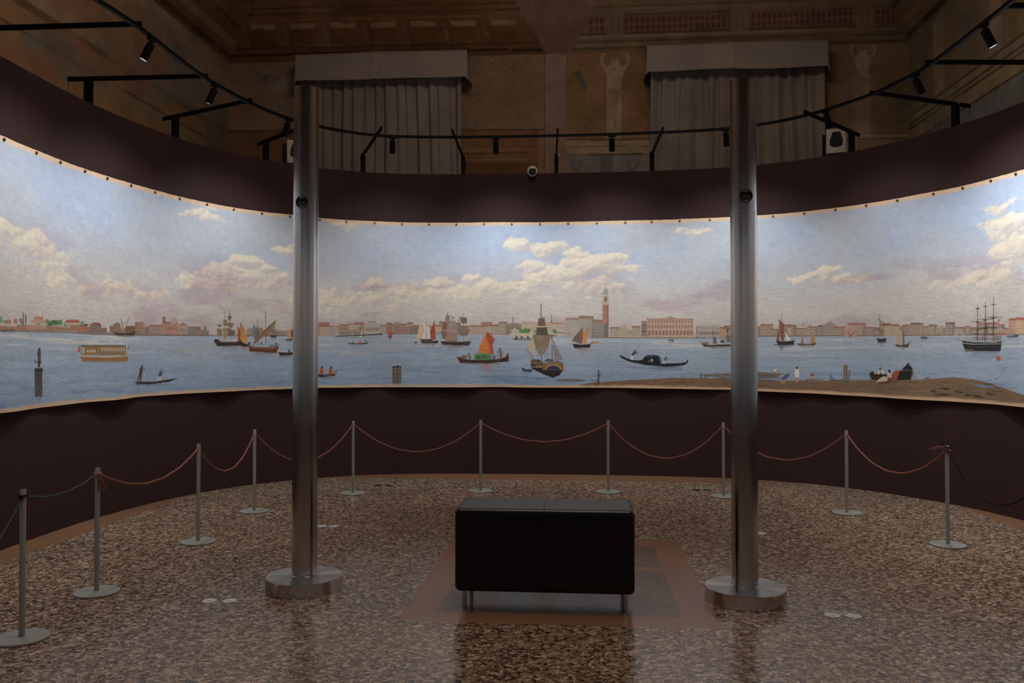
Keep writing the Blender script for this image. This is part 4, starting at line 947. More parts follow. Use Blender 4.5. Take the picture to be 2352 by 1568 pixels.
# ------------------------------------------------------------------ floor
def nmath(nt, op, a, b=None, c=None):
    n = nt.nodes.new('ShaderNodeMath'); n.operation = op
    for i, v in enumerate((a, b, c)):
        if v is None: continue
        if isinstance(v, (int, float)): n.inputs[i].default_value = v
        else: nt.links.new(v, n.inputs[i])
    return n.outputs[0]
def nmix(nt, f, a, b):
    m = nt.nodes.new('ShaderNodeMix'); m.data_type = 'RGBA'
    if isinstance(f, (int, float)): m.inputs[0].default_value = f
    else: nt.links.new(f, m.inputs[0])
    for i, v in ((6, a), (7, b)):
        if isinstance(v, tuple): m.inputs[i].default_value = (*v, 1)
        else: nt.links.new(v, m.inputs[i])
    return m.outputs[2]
def mat_floor():
    m, nt, b = new_mat('terrazzo_floor')
    tc = nt.nodes.new('ShaderNodeTexCoord')
    sp = nt.nodes.new('ShaderNodeSeparateXYZ'); nt.links.new(tc.outputs['Object'], sp.inputs[0])
    U, V = sp.outputs[0], sp.outputs[1]
    # slight wobble so that inlay edges follow the chips
    nz = nt.nodes.new('ShaderNodeTexNoise'); nz.inputs['Scale'].default_value = 30; nz.inputs['Detail'].default_value = 2
    nt.links.new(tc.outputs['Object'], nz.inputs['Vector'])
    wob = nmath(nt, 'MULTIPLY', nmath(nt, 'SUBTRACT', nz.outputs['Fac'], 0.5), 0.05)
    def rect(cu, hu, cv, hv):
        a = nmath(nt, 'SUBTRACT', nmath(nt, 'ABSOLUTE', nmath(nt, 'SUBTRACT', U, cu)), hu)
        c = nmath(nt, 'SUBTRACT', nmath(nt, 'ABSOLUTE', nmath(nt, 'SUBTRACT', V, cv)), hv)
        d = nmath(nt, 'ADD', nmath(nt, 'MAXIMUM', a, c), wob)
        r = nt.nodes.new('ShaderNodeMapRange'); r.inputs['From Min'].default_value = 0.003; r.inputs['From Max'].default_value = -0.003
        nt.links.new(d, r.inputs[0]); return r.outputs[0]
    # chips
    def chips(scale, ramp, seed):
        mp = nt.nodes.new('ShaderNodeMapping'); mp.inputs['Location'].default_value = (seed, seed * 2, 0)
        nzz = nt.nodes.new('ShaderNodeTexNoise'); nzz.inputs['Scale'].default_value = scale * .8
        nt.links.new(tc.outputs['Object'], nzz.inputs['Vector'])
        va = nt.nodes.new('ShaderNodeVectorMath'); va.operation = 'SCALE'; va.inputs['Scale'].default_value = 1.1 / scale
        nt.links.new(nzz.outputs['Color'], va.inputs[0])
        ad = nt.nodes.new('ShaderNodeVectorMath'); nt.links.new(tc.outputs['Object'], ad.inputs[0]); nt.links.new(va.outputs[0], ad.inputs[1])
        nt.links.new(ad.outputs[0], mp.inputs[0])
        v = nt.nodes.new('ShaderNodeTexVoronoi'); v.inputs['Scale'].default_value = scale; v.voronoi_dimensions = '2D'
        nt.links.new(mp.outputs[0], v.inputs['Vector'])
        s2 = nt.nodes.new('ShaderNodeSeparateColor'); nt.links.new(v.outputs['Color'], s2.inputs[0])
        cr = nt.nodes.new('ShaderNodeValToRGB'); cr.color_ramp.interpolation = 'LINEAR'
        el = cr.color_ramp.elements
        el[0].position, el[0].color = ramp[0][0], (*ramp[0][1], 1)
        el[1].position, el[1].color = ramp[-1][0], (*ramp[-1][1], 1)
        for p, c in ramp[1:-1]:
            e = el.new(p); e.color = (*c, 1)
        nt.links.new(s2.outputs[0], cr.inputs[0])
        v2 = nt.nodes.new('ShaderNodeTexVoronoi'); v2.feature = 'DISTANCE_TO_EDGE'; v2.inputs['Scale'].default_value = scale; v2.voronoi_dimensions = '2D'
        nt.links.new(mp.outputs[0], v2.inputs['Vector'])
        mr = nt.nodes.new('ShaderNodeMapRange'); mr.inputs['From Min'].default_value = 0.02; mr.inputs['From Max'].default_value = 0.10
        nt.links.new(v2.outputs['Distance'], mr.inputs[0])
        return cr.outputs[0], mr.outputs[0], s2.outputs[1]
    R = [(0.0, (0.030, 0.019, 0.014)), (0.14, (0.07, 0.042, 0.029)), (0.34, (0.185, 0.110, 0.070)), (0.60, (0.33, 0.218, 0.145)), (0.82, (0.49, 0.350, 0.245)), (1.0, (0.62, 0.49, 0.38))]
    big, edge, rnd = chips(55, R, 0.3)
    small, e2, _ = chips(150, R, 3.7)
    cem = nmix(nt, e2, (0.07, 0.043, 0.031), small)
    sel = nmath(nt, 'GREATER_THAN', rnd, 0.30)
    full = nmath(nt, 'MULTIPLY', sel, edge)
    ter = nmix(nt, full, cem, big)
    # worn, slowly varying tone
    nb = nt.nodes.new('ShaderNodeTexNoise'); nb.inputs['Scale'].default_value = 1.1; nb.inputs['Detail'].default_value = 4
    nt.links.new(tc.outputs['Object'], nb.inputs['Vector'])
    tone = nt.nodes.new('ShaderNodeMapRange'); tone.inputs['To Min'].default_value = 0.78; tone.inputs['To Max'].default_value = 1.2
    nt.links.new(nb.outputs['Fac'], tone.inputs[0])
    # reddish band mix
    n3 = nt.nodes.new('ShaderNodeTexNoise'); n3.inputs['Scale'].default_value = 120; n3.inputs['Detail'].default_value = 3
    nt.links.new(tc.outputs['Object'], n3.inputs['Vector'])
    band = nmix(nt, n3.outputs['Fac'], (0.21, 0.100, 0.050), (0.34, 0.180, 0.100))
    fine, e3, _ = chips(95, [(0.0, (0.03, 0.02, 0.016)), (0.5, (0.12, 0.08, 0.062)), (1.0, (0.24, 0.17, 0.13))], 8.1)
    fine = nmix(nt, 0.5, fine, (0.22, 0.135, 0.09))
    inner = rect(-0.175, 3.375, 3.0, 5.48)
    col = nmix(nt, inner, band, ter)
    r1 = rect(-0.11, 0.775, 4.87, 0.92)
    r2 = rect(-0.11, 0.60, 4.87, 0.76)
    bar = nmath(nt, 'LESS_THAN', nmath(nt, 'ABSOLUTE', nmath(nt, 'SUBTRACT', V, 5.02)), 0.05)
    col = nmix(nt, r1, col, band)
    col = nmix(nt, nmath(nt, 'MULTIPLY', r2, nmath(nt, 'SUBTRACT', 1.0, bar)), col, fine)
    vm = nt.nodes.new('ShaderNodeVectorMath'); vm.operation = 'SCALE'
    nt.links.new(col, vm.inputs[0]); nt.links.new(tone.outputs[0], vm.inputs['Scale'])
    nt.links.new(vm.outputs[0], b.inputs['Base Color'])
    b.inputs['Roughness'].default_value = 0.19
    b.inputs['IOR'].default_value = 1.52
    rr = nt.nodes.new('ShaderNodeMapRange'); rr.inputs['To Min'].default_value = 0.13; rr.inputs['To Max'].default_value = 0.26
    nt.links.new(nb.outputs['Fac'], rr.inputs[0]); nt.links.new(rr.outputs[0], b.inputs['Roughness'])
    bp = nt.nodes.new('ShaderNodeBump'); bp.inputs['Strength'].default_value = 0.03; bp.inputs['Distance'].default_value = 0.002
    nt.links.new(nz.outputs['Fac'], bp.inputs['Height']); nt.links.new(bp.outputs[0], b.inputs['Normal'])
    return m
VB, UL, UR, VN, HC, HCEIL = 10.17, -4.47, 3.91, -4.0, 5.0, 6.9
fl = MB(); fl.add([(UL - .3, VN - .3, 0), (UR + .3, VN - .3, 0), (UR + .3, VB + .3, 0), (UL - .3, VB + .3, 0), (UL - .3, VN - .3, -.2), (UR + .3, VN - .3, -.2), (UR + .3, VB + .3, -.2), (UL - .3, VB + .3, -.2)],
                  [(0, 1, 2, 3), (7, 6, 5, 4), (0, 4, 5, 1), (1, 5, 6, 2), (2, 6, 7, 3), (3, 7, 4, 0)])
floor = fl.build('floor', mat_floor()); floor.rotation_euler = (0, 0, -ANG)
tag(floor, 'polished brown pebble terrazzo floor with reddish border bands', kind='structure')

# ------------------------------------------------------------------ frescoed walls of the old hall
PK = 1.5
def PLL(c): return np.clip(lin(c) * PK, 0, .9)
def use_canvas(a0, a1, b0, b1, cs, mapf, base):
    global S_A, H_A, CS, NX, NY, CAN, on_wall
    S_A, H_A, CS = a0, b0, cs
    NX, NY = int(round((a1 - a0) / cs)) + 1, int(round((b1 - b0) / cs)) + 1
    g1, g2 = np.meshgrid(S_A + np.arange(NX) * CS, H_A + np.arange(NY) * CS)
    CAN = base(g1, g2).astype(np.float32)
    on_wall = mapf
    return g1, g2
_orig_on_wall = on_wall
def vec(fn):
    def f(x, y):
        r = [fn(float(a), float(b)) for a, b in zip(np.atleast_1d(x), np.atleast_1d(y))]
        return np.array([q[0] for q in r]), np.array([q[1] for q in r])
    return f
def grunge(c, a, b, seed, amt=.35):
    c = c * .78 + .22 * c.mean(-1, keepdims=True) * np.array([1.06, 1.0, .92])
    n = fbm(a * 1.3, b * 2.0, seed, 5)[..., None]; n2 = fbm(a * 9, b * 9, seed + 7, 4)[..., None]
    return c * (1 - amt / 2 + amt * n) * (0.86 + 0.28 * n2)
def stain(c, a, b, seed, col, lo=.55, hi=.75, k=.5, fx=1.2, fy=1.6):
    m = sstep(lo, hi, fbm(a * fx, b * fy, seed, 5))[..., None] * k
    return c * (1 - m) + PLL(col) * m
Q = Frame(0, 0, 1.0)
HCF = 3.0

def base_back(u, h):
    split = at_v(1275, 300, VB)[0]
    c = np.where((u < split)[..., None], PLL((132, 106, 80)), PLL((142, 112, 86)))
    c = stain(c, u, h, 301, (126, 118, 106), .45, .65, .7)
    c = stain(c, u, h, 311, (140, 96, 60), .5, .7, .6)
    return c
g1, g2 = use_canvas(UL, UR, HCF, HC, 0.012, vec(lambda x, y: at_v(x, y, VB)), base_back)
def pi(c): return pc(c)
# left of the bare strip
Q.poly([(521, 296), (1250, 294), (1250, 400), (521, 400)], (122, 84, 52))
Q.poly([(1062, 306), (1250, 304), (1250, 342), (1062, 344)], (124, 84, 54)); Q.line([(500, 302), (1252, 297)], 5, (104, 70, 42)); Q.line([(1062, 345), (1250, 342)], 4, (134, 104, 74)); Q.line([(1062, 352), (1250, 350)], 2, (84, 54, 32))
Q.rect(1062, 372, 1250, 400, (104, 68, 42)); Q.line([(1062, 366), (1250, 364)], 3, (128, 98, 68)); Q.rect(1238, 300, 1250, 400, (140, 100, 66))
for x, y, r in ((1140, 135, 22), (1170, 140, 18), (1225, 140, 16), (1238, 170, 12), (1180, 240, 16), (1090, 220, 18), (1100, 285, 20), (620, 180, 26), (640, 250, 18), (600, 320, 30), (1210, 290, 18), (1110, 200, 14)):
    for k in range(14): Q.ell(x + rp.uniform(-1, 1) * r, y + rp.uniform(-.5, .5) * r, r * rp.uniform(.12, .4), r * rp.uniform(.08, .22), (88, 84, 78), .35)
# bare pink plaster strip
Q.poly([(1254, 110), (1302, 110), (1302, 400), (1252, 400)], (140, 110, 94)); Q.line([(1252, 120), (1252, 400)], 3, (96, 72, 54)); Q.line([(1303, 120), (1303, 400)], 2, (104, 80, 60))
# right of it: painted panels and a supporting figure
Q.poly([(1303, 118), (1500, 116), (1500, 400), (1303, 400)], (134, 98, 68))
Q.poly([(1303, 150), (1345, 150), (1358, 165), (1358, 265), (1335, 292), (1303, 294)], (134, 106, 60)); Q.poly([(1318, 165), (1334, 160), (1350, 200), (1346, 215), (1330, 190)], (84, 84, 80), .8)
Q.ell(1325, 245, 26, 30, (124, 98, 56), .8); Q.ell(1312, 200, 14, 40, (132, 108, 52), .7); Q.poly([(1465, 170), (1480, 158), (1500, 158), (1500, 290), (1485, 280), (1465, 250)], (128, 96, 46)); Q.ell(1492, 220, 8, 30, (86, 82, 84), .8); Q.ell(1488, 185, 6, 14, (86, 86, 84), .8)
Q.rect(1391, 175, 1429, 322, (146, 126, 98)); Q.line([(1391, 170), (1391, 322)], 2, (104, 80, 58)); Q.line([(1429, 170), (1429, 322)], 2, (112, 86, 62)); Q.line([(1415, 215), (1412, 290)], 3, (116, 94, 70), .6)
def figure(x, y, k):
    Q.poly([(x - 22 * k, y + 28 * k), (x - 14 * k, y + 18 * k), (x + 14 * k, y + 18 * k), (x + 22 * k, y + 28 * k), (x + 14 * k, y + 62 * k), (x + 16 * k, y + 82 * k), (x - 16 * k, y + 82 * k), (x - 14 * k, y + 62 * k)], (158, 136, 108))
    Q.ell(x, y + 8 * k, 10 * k, 13 * k, (160, 138, 110)); Q.ell(x, y - 2 * k, 14 * k, 10 * k, (124, 98, 72), .8)
    for d in (-1, 1):
        Q.line([(x + d * 18 * k, y + 30 * k), (x + d * 32 * k, y + 10 * k), (x + d * 26 * k, y - 8 * k)], 8 * k, (152, 130, 102))
    Q.ell(x - 6 * k, y + 78 * k, 12 * k, 8 * k, (134, 106, 78), .8); Q.ell(x + 8 * k, y + 82 * k, 12 * k, 8 * k, (140, 112, 84), .8)
    Q.line([(x, y + 30 * k), (x, y + 60 * k)], 2 * k, (126, 102, 78), .6)
figure(1412, 130, 1.0)
Q.rect(1303, 318, 1498, 354, (150, 128, 96)); Q.line([(1303, 320), (1498, 318)], 5, (108, 80, 54)); Q.line([(1303, 336), (1498, 334)], 2, (112, 90, 64)); Q.line([(1303, 355), (1498, 352)], 3, (96, 76, 56))
Q.poly([(1303, 356), (1498, 354), (1498, 402), (1303, 402)], (122, 114, 110)); Q.rect(1378, 356, 1408, 402, (98, 98, 100)); 
for x in (1326, 1452):
    for d in (-1, 1):
        for q in range(3): Q.line([(x, 396), (x + d * (5 + 6 * q), 380 - 5 * q), (x + d * (3 + 5 * q), 366 + 2 * q)], 2.5, (92, 88, 90), .7)
# far right bay
Q.poly([(1880, 104), (2110, 96), (2110, 400), (1880, 400)], (126, 102, 72)); Q.poly([(1895, 160), (1915, 165), (1915, 300), (1890, 290)], (124, 94, 42), .8)
Q.rect(1952, 170, 1993, 330, (140, 120, 92)); figure(1975, 108, 0.9); Q.poly([(2030, 180), (2080, 178), (2090, 270), (2060, 290), (2030, 270)], (112, 92, 58), .8); Q.ell(2062, 240, 16, 20, (92, 90, 86), .7)
Q.line([(1930, 312), (2110, 310)], 6, (150, 132, 102)); Q.line([(1930, 318), (2110, 316)], 3, (96, 76, 54)); Q.rect(1930, 322, 2110, 345, (134, 114, 84)); Q.rect(1930, 346, 2110, 400, (104, 100, 98))
for x in (2100,): Q.line([(x, 60), (x, 400)], 10, (146, 124, 92), .6)
CAN = grunge(CAN, g1, g2, 401)
g1 = UL - .04 + (g1 - UL) / (g1.max() - UL) * (UR - UL + .08); g2 = np.where(g2 > g2.max() - 1e-6, HC + .03, g2)
Pb = np.empty(CAN.shape); Pb[..., 0] = g1 * CA + VB * SA; Pb[..., 1] = -g1 * SA + VB * CA; Pb[..., 2] = g2
wb = grid_mesh('wall_back', Pb, CAN, M_FRESCO, None, False)
tag(wb, 'old frescoed back wall with faded painted panels above the display wall', kind='structure')

# sloping vault above the back wall
def cove_map(x, y):
    a, w, up = ray(x, y)
    t = (VB + HC - EYE) / (a * SA + w * CA + up)
    X, Z = a * t, w * t
    return X * CA - Z * SA, EYE + up * t - HC
def base_cove(u, d):
    split = at_v(1275, 300, VB)[0]
    c = np.where((u < split)[..., None], PLL((124, 82, 44)), PLL((136, 110, 80)))
    c = stain(c, u, d, 321, (150, 116, 78), .5, .75, .5)
    return stain(c, u, d, 322, (96, 64, 36), .5, .75, .5, 2, 8)
g1, g2 = use_canvas(UL, UR, 0.0, 1.9, 0.012, vec(cove_map), base_cove)
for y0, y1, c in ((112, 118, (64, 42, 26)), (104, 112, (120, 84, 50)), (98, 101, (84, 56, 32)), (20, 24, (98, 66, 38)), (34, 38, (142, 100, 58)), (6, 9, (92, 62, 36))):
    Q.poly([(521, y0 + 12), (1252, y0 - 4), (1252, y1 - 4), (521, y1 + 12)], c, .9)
for k, x in enumerate(range(560, 1180, 92)):
    yy = 54 - (x - 560) * .018
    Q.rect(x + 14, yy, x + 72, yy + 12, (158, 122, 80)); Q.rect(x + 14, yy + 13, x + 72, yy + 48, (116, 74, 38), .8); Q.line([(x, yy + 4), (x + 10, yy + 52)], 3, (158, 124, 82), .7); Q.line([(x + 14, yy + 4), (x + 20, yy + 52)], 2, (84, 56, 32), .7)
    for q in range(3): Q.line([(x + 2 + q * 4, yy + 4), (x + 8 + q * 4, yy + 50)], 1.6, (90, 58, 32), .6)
Q.poly([(1180, -120), (1184, 0), (1200, 30), (1232, 82), (1256, 124), (1310, 124), (1335, 85), (1366, 45), (1380, 8), (1392, -120)], (142, 108, 92))
Q.poly([(1380, 8), (1366, 45), (1335, 85), (1318, 118), (2100, 96), (2100, 66), (2085, 60), (2085, -60), (1385, -60)], (136, 114, 84), .6)
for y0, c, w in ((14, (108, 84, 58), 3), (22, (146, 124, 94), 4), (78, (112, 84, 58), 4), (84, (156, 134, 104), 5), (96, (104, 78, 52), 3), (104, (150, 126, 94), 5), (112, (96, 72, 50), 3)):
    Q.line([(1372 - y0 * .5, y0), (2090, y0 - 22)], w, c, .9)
def balustrade(x0, x1, y, h):
    s = -0.031
    Q.poly([(x0, y), (x1, y + (x1 - x0) * s), (x1, y + h + (x1 - x0) * s), (x0, y + h)], (132, 92, 74))
    x = x0 + 6
    while x < x1 - 6:
        yy = y + (x - x0) * s
        for q in (0, 1):
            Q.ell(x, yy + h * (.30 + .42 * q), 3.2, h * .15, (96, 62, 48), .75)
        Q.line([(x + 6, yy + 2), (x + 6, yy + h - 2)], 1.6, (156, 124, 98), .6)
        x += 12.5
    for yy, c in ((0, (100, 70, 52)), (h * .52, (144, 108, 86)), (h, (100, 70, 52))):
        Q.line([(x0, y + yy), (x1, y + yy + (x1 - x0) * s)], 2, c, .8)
balustrade(1432, 1676, 32, 42); balustrade(1724, 1965, 24, 40); balustrade(2010, 2080, 14, 38); balustrade(1352, 1390, 36, 40)
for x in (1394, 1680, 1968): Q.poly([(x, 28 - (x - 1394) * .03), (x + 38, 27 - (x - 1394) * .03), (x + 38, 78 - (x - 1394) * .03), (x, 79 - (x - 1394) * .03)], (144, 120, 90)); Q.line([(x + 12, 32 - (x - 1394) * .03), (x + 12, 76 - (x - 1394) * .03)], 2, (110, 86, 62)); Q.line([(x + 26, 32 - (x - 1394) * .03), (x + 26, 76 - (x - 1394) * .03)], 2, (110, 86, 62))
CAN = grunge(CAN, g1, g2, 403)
# mitred ends of the slopes
dd = g2; ul = UL + dd - .02; ur = UR - dd + .02
uu = ul + (g1 - UL) / (g1.max() - UL) * (ur - ul)
# sample the canvas at the mitred positions
ii = np.clip(((uu - UL) / CS), 0, NX - 1).astype(int); jj = np.broadcast_to(np.arange(NY)[:, None], ii.shape)
Cc = CAN[jj, ii]
vv = VB - dd; Pc = np.empty(Cc.shape); Pc[..., 0] = uu * CA + vv * SA; Pc[..., 1] = -uu * SA + vv * CA; Pc[..., 2] = HC + dd
ceil = empty('ceiling', (0, 0, 0))
tag(ceil, 'coved ceiling with faded painted cornice, brackets and balustrade', kind='structure')
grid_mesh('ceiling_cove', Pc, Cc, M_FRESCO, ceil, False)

# side walls: run in v
def side_canvas(side):
    U0 = UL if side == 'left' else UR
    def base(v, h):
        if side == 'left':
            c = np.where((h > 4.08)[..., None], PLL((136, 112, 86)), PLL((136, 98, 60)))
            c = np.where(((h > 4.08) & (h < 4.14))[..., None], PLL((104, 76, 50)), c)
            c = np.where(((h > 3.86) & (h < 3.90))[..., None], PLL((100, 72, 46)), c)
            c = np.where(((h > 3.70) & (h < 3.86))[..., None], PLL((128, 104, 74)), c)
            c = np.where(((h > 4.55) & (h < 4.95))[..., None], PLL((142, 116, 92)), c)
            c = stain(c, v, h, 331, (100, 98, 90), .5, .62, .7, 1.0, 2.6)
            c = stain(c, v, h, 337, (140, 92, 60), .52, .66, .6, 1.0, 2.2)
        else:
            c = np.broadcast_to(PLL((128, 104, 70)), v.shape + (3,)).copy()
            for v0 in (9.35, 8.1, 6.85, 5.6, 4.3):
                c = np.where((np.abs(v - v0) < .13)[..., None], PLL((146, 126, 96)), c)
                m = (np.abs(v - v0 + .62) < .34) & (h > 4.3) & (h < 4.85)
                c = np.where(m[..., None], PLL((122, 104, 54)), c)
                e = ((v - v0 + .62) / .16) ** 2 + ((h - 4.58) / .2) ** 2
                c = np.where((e < 1)[..., None], PLL((104, 98, 84)), c)
            c = np.where(((h > 3.78) & (h < 4.12))[..., None], PLL((140, 120, 88)), c)
            for hh in (4.12, 4.02, 3.97, 3.80): c = np.where((np.abs(h - hh) < .014)[..., None], PLL((92, 72, 50)), c)
            c = np.where((h < 3.78)[..., None], PLL((112, 110, 110)), c)
            c = stain(c, v, h, 341, (104, 98, 90), .5, .7, .5)
        return c
    v, h = np.meshgrid(np.arange(VN, VB + .001, 0.03), np.arange(HCF - .4, HC + .001, 0.014))
    h = np.where(h > h.max() - 1e-6, HC + .02, h); v = np.where(v > v.max() - 1e-6, VB + .03, v)
    c = grunge(base(v, h), v, h, 405 + (side == 'right'))
    P = np.empty(c.shape); P[..., 0] = U0 * CA + v * SA; P[..., 1] = -U0 * SA + v * CA; P[..., 2] = h
    w = grid_mesh('wall_' + side, P, c, M_FRESCO, None, False)
    tag(w, 'faded ochre fresco side wall on the %s above the display wall' % side, kind='structure')
    # slope above
    d, v = np.meshgrid(np.arange(0, 1.901, 0.02), np.linspace(0, 1, 300), indexing='ij')
    vm = (VN + d) + (VB - d - VN - d + .02) * v
    c = np.broadcast_to(PLL((122, 84, 50) if side == 'left' else (132, 108, 78)), d.shape + (3,)).copy()
    for d0, w_, cc in ((0.05, .03, (80, 54, 32)), (0.16, .02, (150, 120, 84)), (0.30, .015, (92, 64, 38)), (0.55, .02, (92, 64, 40)), (0.72, .02, (140, 108, 72))):
        c = np.where((np.abs(d - d0) < w_)[..., None], PLL(cc), c)
    if side == 'left':
        m = ((vm * 1.9) % 1 < .62) & (d > .30) & (d < .52); c = np.where(m[..., None], PLL((136, 94, 54)), c)
    else:
        m = ((vm * 6.0) % 1 < .4) & (d > .30) & (d < .52); c = np.where(m[..., None], PLL((104, 72, 56)), c)
    c = grunge(stain(c, vm, d, 351, (150, 118, 84), .5, .72, .5), vm, d, 409)
    uu = U0 + d * (1 if side == 'left' else -1)
    P = np.empty(c.shape); P[..., 0] = uu * CA + vm * SA; P[..., 1] = -uu * SA + vm * CA; P[..., 2] = HC + d
    grid_mesh('ceiling_cove', P, c, M_FRESCO, ceil, False)
side_canvas('left'); side_canvas('right')
M_PLASTER = plain('aged_plaster', (0.16, 0.11, 0.07), 0.9, noise=0.3, scale=2.0, bump=0.1)
# lower walls behind the display, the near wall and the flat of the ceiling
def quad(name, pts, mat, parent=None):
    o = MB().add(pts, [(0, 1, 2, 3)]).build(name, mat, parent); return o
def slab(name, c, d, mat, parent=None, kind=None):
    o = MB().box(c, d).build(name, mat, parent)
    o.rotation_euler = (0, 0, -ANG); return o
LH = HCF
for nm, par, c, d in (('wall_base', wb, ((UL + UR) / 2, VB + .1, LH / 2), (UR - UL + .4, .2, LH)),
                      ('wall_base', bpy.data.objects['wall_left'], (UL - .1, (VN + VB) / 2, LH / 2 - .2), (.2, VB - VN, LH - .4)),
                      ('wall_base', bpy.data.objects['wall_right'], (UR + .1, (VN + VB) / 2, LH / 2 - .2), (.2, VB - VN, LH - .4))):
    slab(nm, c, d, M_PLASTER, par)
near = slab('wall_front', ((UL + UR) / 2, VN - .1, HC / 2), (UR - UL + .4, .2, HC), M_PLASTER)
tag(near, 'plain plaster wall behind the viewer', kind='structure')
slab('ceiling_flat', ((UL + UR) / 2, (VN + VB) / 2, HC + 1.9 + .1), (UR - UL - 3.8 + .3, VB - VN - 3.8 + .3, .2), M_PLASTER, ceil)
p = [room(UL, VN, HC), room(UR, VN, HC), room(UR - 1.9, VN + 1.9, HC + 1.9), room(UL + 1.9, VN + 1.9, HC + 1.9)]
quad('ceiling_cove', p, M_PLASTER, ceil)
on_wall = _orig_on_wall

# ------------------------------------------------------------------ curtains and pelmets on the back wall
def mat_cloth(name, c1, c2):
    m, nt, b = new_mat(name)
    tc = nt.nodes.new('ShaderNodeTexCoord')
    n = nt.nodes.new('ShaderNodeTexNoise'); n.inputs['Scale'].default_value = 2.4; n.inputs['Detail'].default_value = 5
    nt.links.new(tc.outputs['Object'], n.inputs['Vector'])
    mr = nt.nodes.new('ShaderNodeMapRange'); mr.inputs['From Min'].default_value = .35; mr.inputs['From Max'].default_value = .65
    nt.links.new(n.outputs['Fac'], mr.inputs[0])
    nt.links.new(nmix(nt, mr.outputs[0], c1, c2), b.inputs['Base Color'])
    b.inputs['Roughness'].default_value = 0.95; b.inputs['Specular IOR Level'].default_value = 0.1
    w = nt.nodes.new('ShaderNodeTexNoise'); w.inputs['Scale'].default_value = 300
    nt.links.new(tc.outputs['Object'], w.inputs['Vector'])
    bp = nt.nodes.new('ShaderNodeBump'); bp.inputs['Strength'].default_value = .15; bp.inputs['Distance'].default_value = .001
    nt.links.new(w.outputs['Fac'], bp.inputs['Height']); nt.links.new(bp.outputs[0], b.inputs['Normal'])
    return m
M_CURTAIN = mat_cloth('linen_curtain', (0.27, 0.23, 0.205), (0.36, 0.305, 0.26))
M_PELMET = mat_cloth('linen_pelmet', (0.36, 0.305, 0.27), (0.41, 0.35, 0.30))
def window_dressing(xl, yl, xr, yr, ybl, ybr, cxl, cxr, xp, labc, labp, folds):
    vp, vc = VB - 0.26, VB - 0.13
    # curtain
    u0, u1 = at_v(cxl, 250, vc)[0], at_v(cxr, 250, vc)[0]
    htop = at_v(cxl, ybl, vp)[1] + .06
    hbot = 1.0
    n = 420
    U = np.linspace(u0, u1, n); Hs = np.linspace(htop, hbot, 60)
    fu = np.array([at_v(f, 250, vc)[0] for f in folds])
    G, HH = np.meshgrid(U, Hs)
    D = np.zeros_like(G)
    sway = 0.012 * np.sin(HH * 2.1 + G * 3) + 0.02 * (HH - htop) * 0.3 * np.sin(G * 7)
    for k, f in enumerate(fu):
        x = G - f - sway
        wd = 0.05 + 0.05 * (htop - HH) / 2 + 0.02 * math.sin(k * 2.3)
        am = 0.045 + 0.018 * math.sin(k * 1.7 + 1)
        D += np.where(x < 0, -am * np.exp(-(x / (wd * 1.3)) ** 2), -am * np.exp(-(x / (wd * .35)) ** 2))
    D += 0.012 * np.sin(G * 31 + 1.3 * np.sin(HH * 1.2)) * np.clip((htop - HH), 0, 1)
    Vv = vc - D - 0.03
    Vv = np.minimum(Vv, VB - 0.012)
    P = np.empty(G.shape + (3,)); P[..., 0] = G * CA + Vv * SA; P[..., 1] = -G * SA + Vv * CA; P[..., 2] = HH
    o = grid_mesh('curtain', P, None, M_CURTAIN)
    tag(o, labc, 'curtain')
    # pelmet: a stiffened cloth box, open below
    a, b = at_v(xl, yl, vp), at_v(xr, yr, vp)
    ht = (a[1] + b[1]) / 2
    hb = (at_v(xl, ybl, vp)[1] + at_v(xr, ybr, vp)[1]) / 2
    um = at_v(xp, 150, vp)[0]
    path = []
    for t in np.linspace(VB - .01, vp, 8): path.append((a[0], t))
    for t in np.linspace(a[0], b[0], 120)[1:-1]: path.append((t, vp))
    for t in np.linspace(vp, VB - .01, 8): path.append((b[0], t))
    path = np.array(path); m = len(path)
    tt = np.linspace(0, 1, 14)
    Pg = np.empty((14, m, 3))
    for j, t in enumerate(tt):
        u = path[:, 0].copy(); v = path[:, 1].copy()
        side = np.where(np.arange(m) < 8, -1, np.where(np.arange(m) >= m - 8, 1, 0))
        u += side * 0.018 * t ** 1.4 * (1 + .8 * (side > 0) * (np.arange(m) > m - 6))
        v -= 0.02 * t * (side == 0) + 0.008 * np.sin(u * 4 + 1) * t * (side == 0)
        # box pleat in the middle
        x = (u - um) / 0.045
        v += np.where((x > -.35) & (x < 0.1), 0.03 * t, 0) - 0.012 * np.exp(-((x + 1.1) / 1.2) ** 2)
        h = ht - (ht - hb) * t + 0.006 * np.sin(u * 5) * t - 0.008 * (1 - np.exp(-((u - um) / .5) ** 2)) * (1 - t)
        h = h - 0.03 * (side != 0) * t
        Pg[j, :, 0] = u * CA + v * SA; Pg[j, :, 1] = -u * SA + v * CA; Pg[j, :, 2] = h
    r = empty('pelmet', (*room((a[0] + b[0]) / 2, VB - .05)[:2], hb))
    tag(r, labp, 'pelmet')
    c = grid_mesh('valance', Pg, None, M_PELMET); c.parent = r; c.matrix_parent_inverse = r.matrix_world.inverted()
    c.location = -r.location
    c.matrix_parent_inverse = Matrix.Identity(4)
    hem = MB()
    for j, rad in ((0, .008), (13, .009)):
        hem.tube([Pg[j, k] for k in range(m)], rad, 6)
    hm_ = hem.build('hem', M_PELMET, r); hm_.location = -r.location
    tp = MB().add([(*room(a[0], VB - .01)[:2], ht), (*room(b[0], VB - .01)[:2], ht), (*room(b[0], vp)[:2], ht), (*room(a[0], vp)[:2], ht)], [(3, 2, 1, 0)])
    q = tp.build('top_board', M_PELMET, r); q.location = -r.location
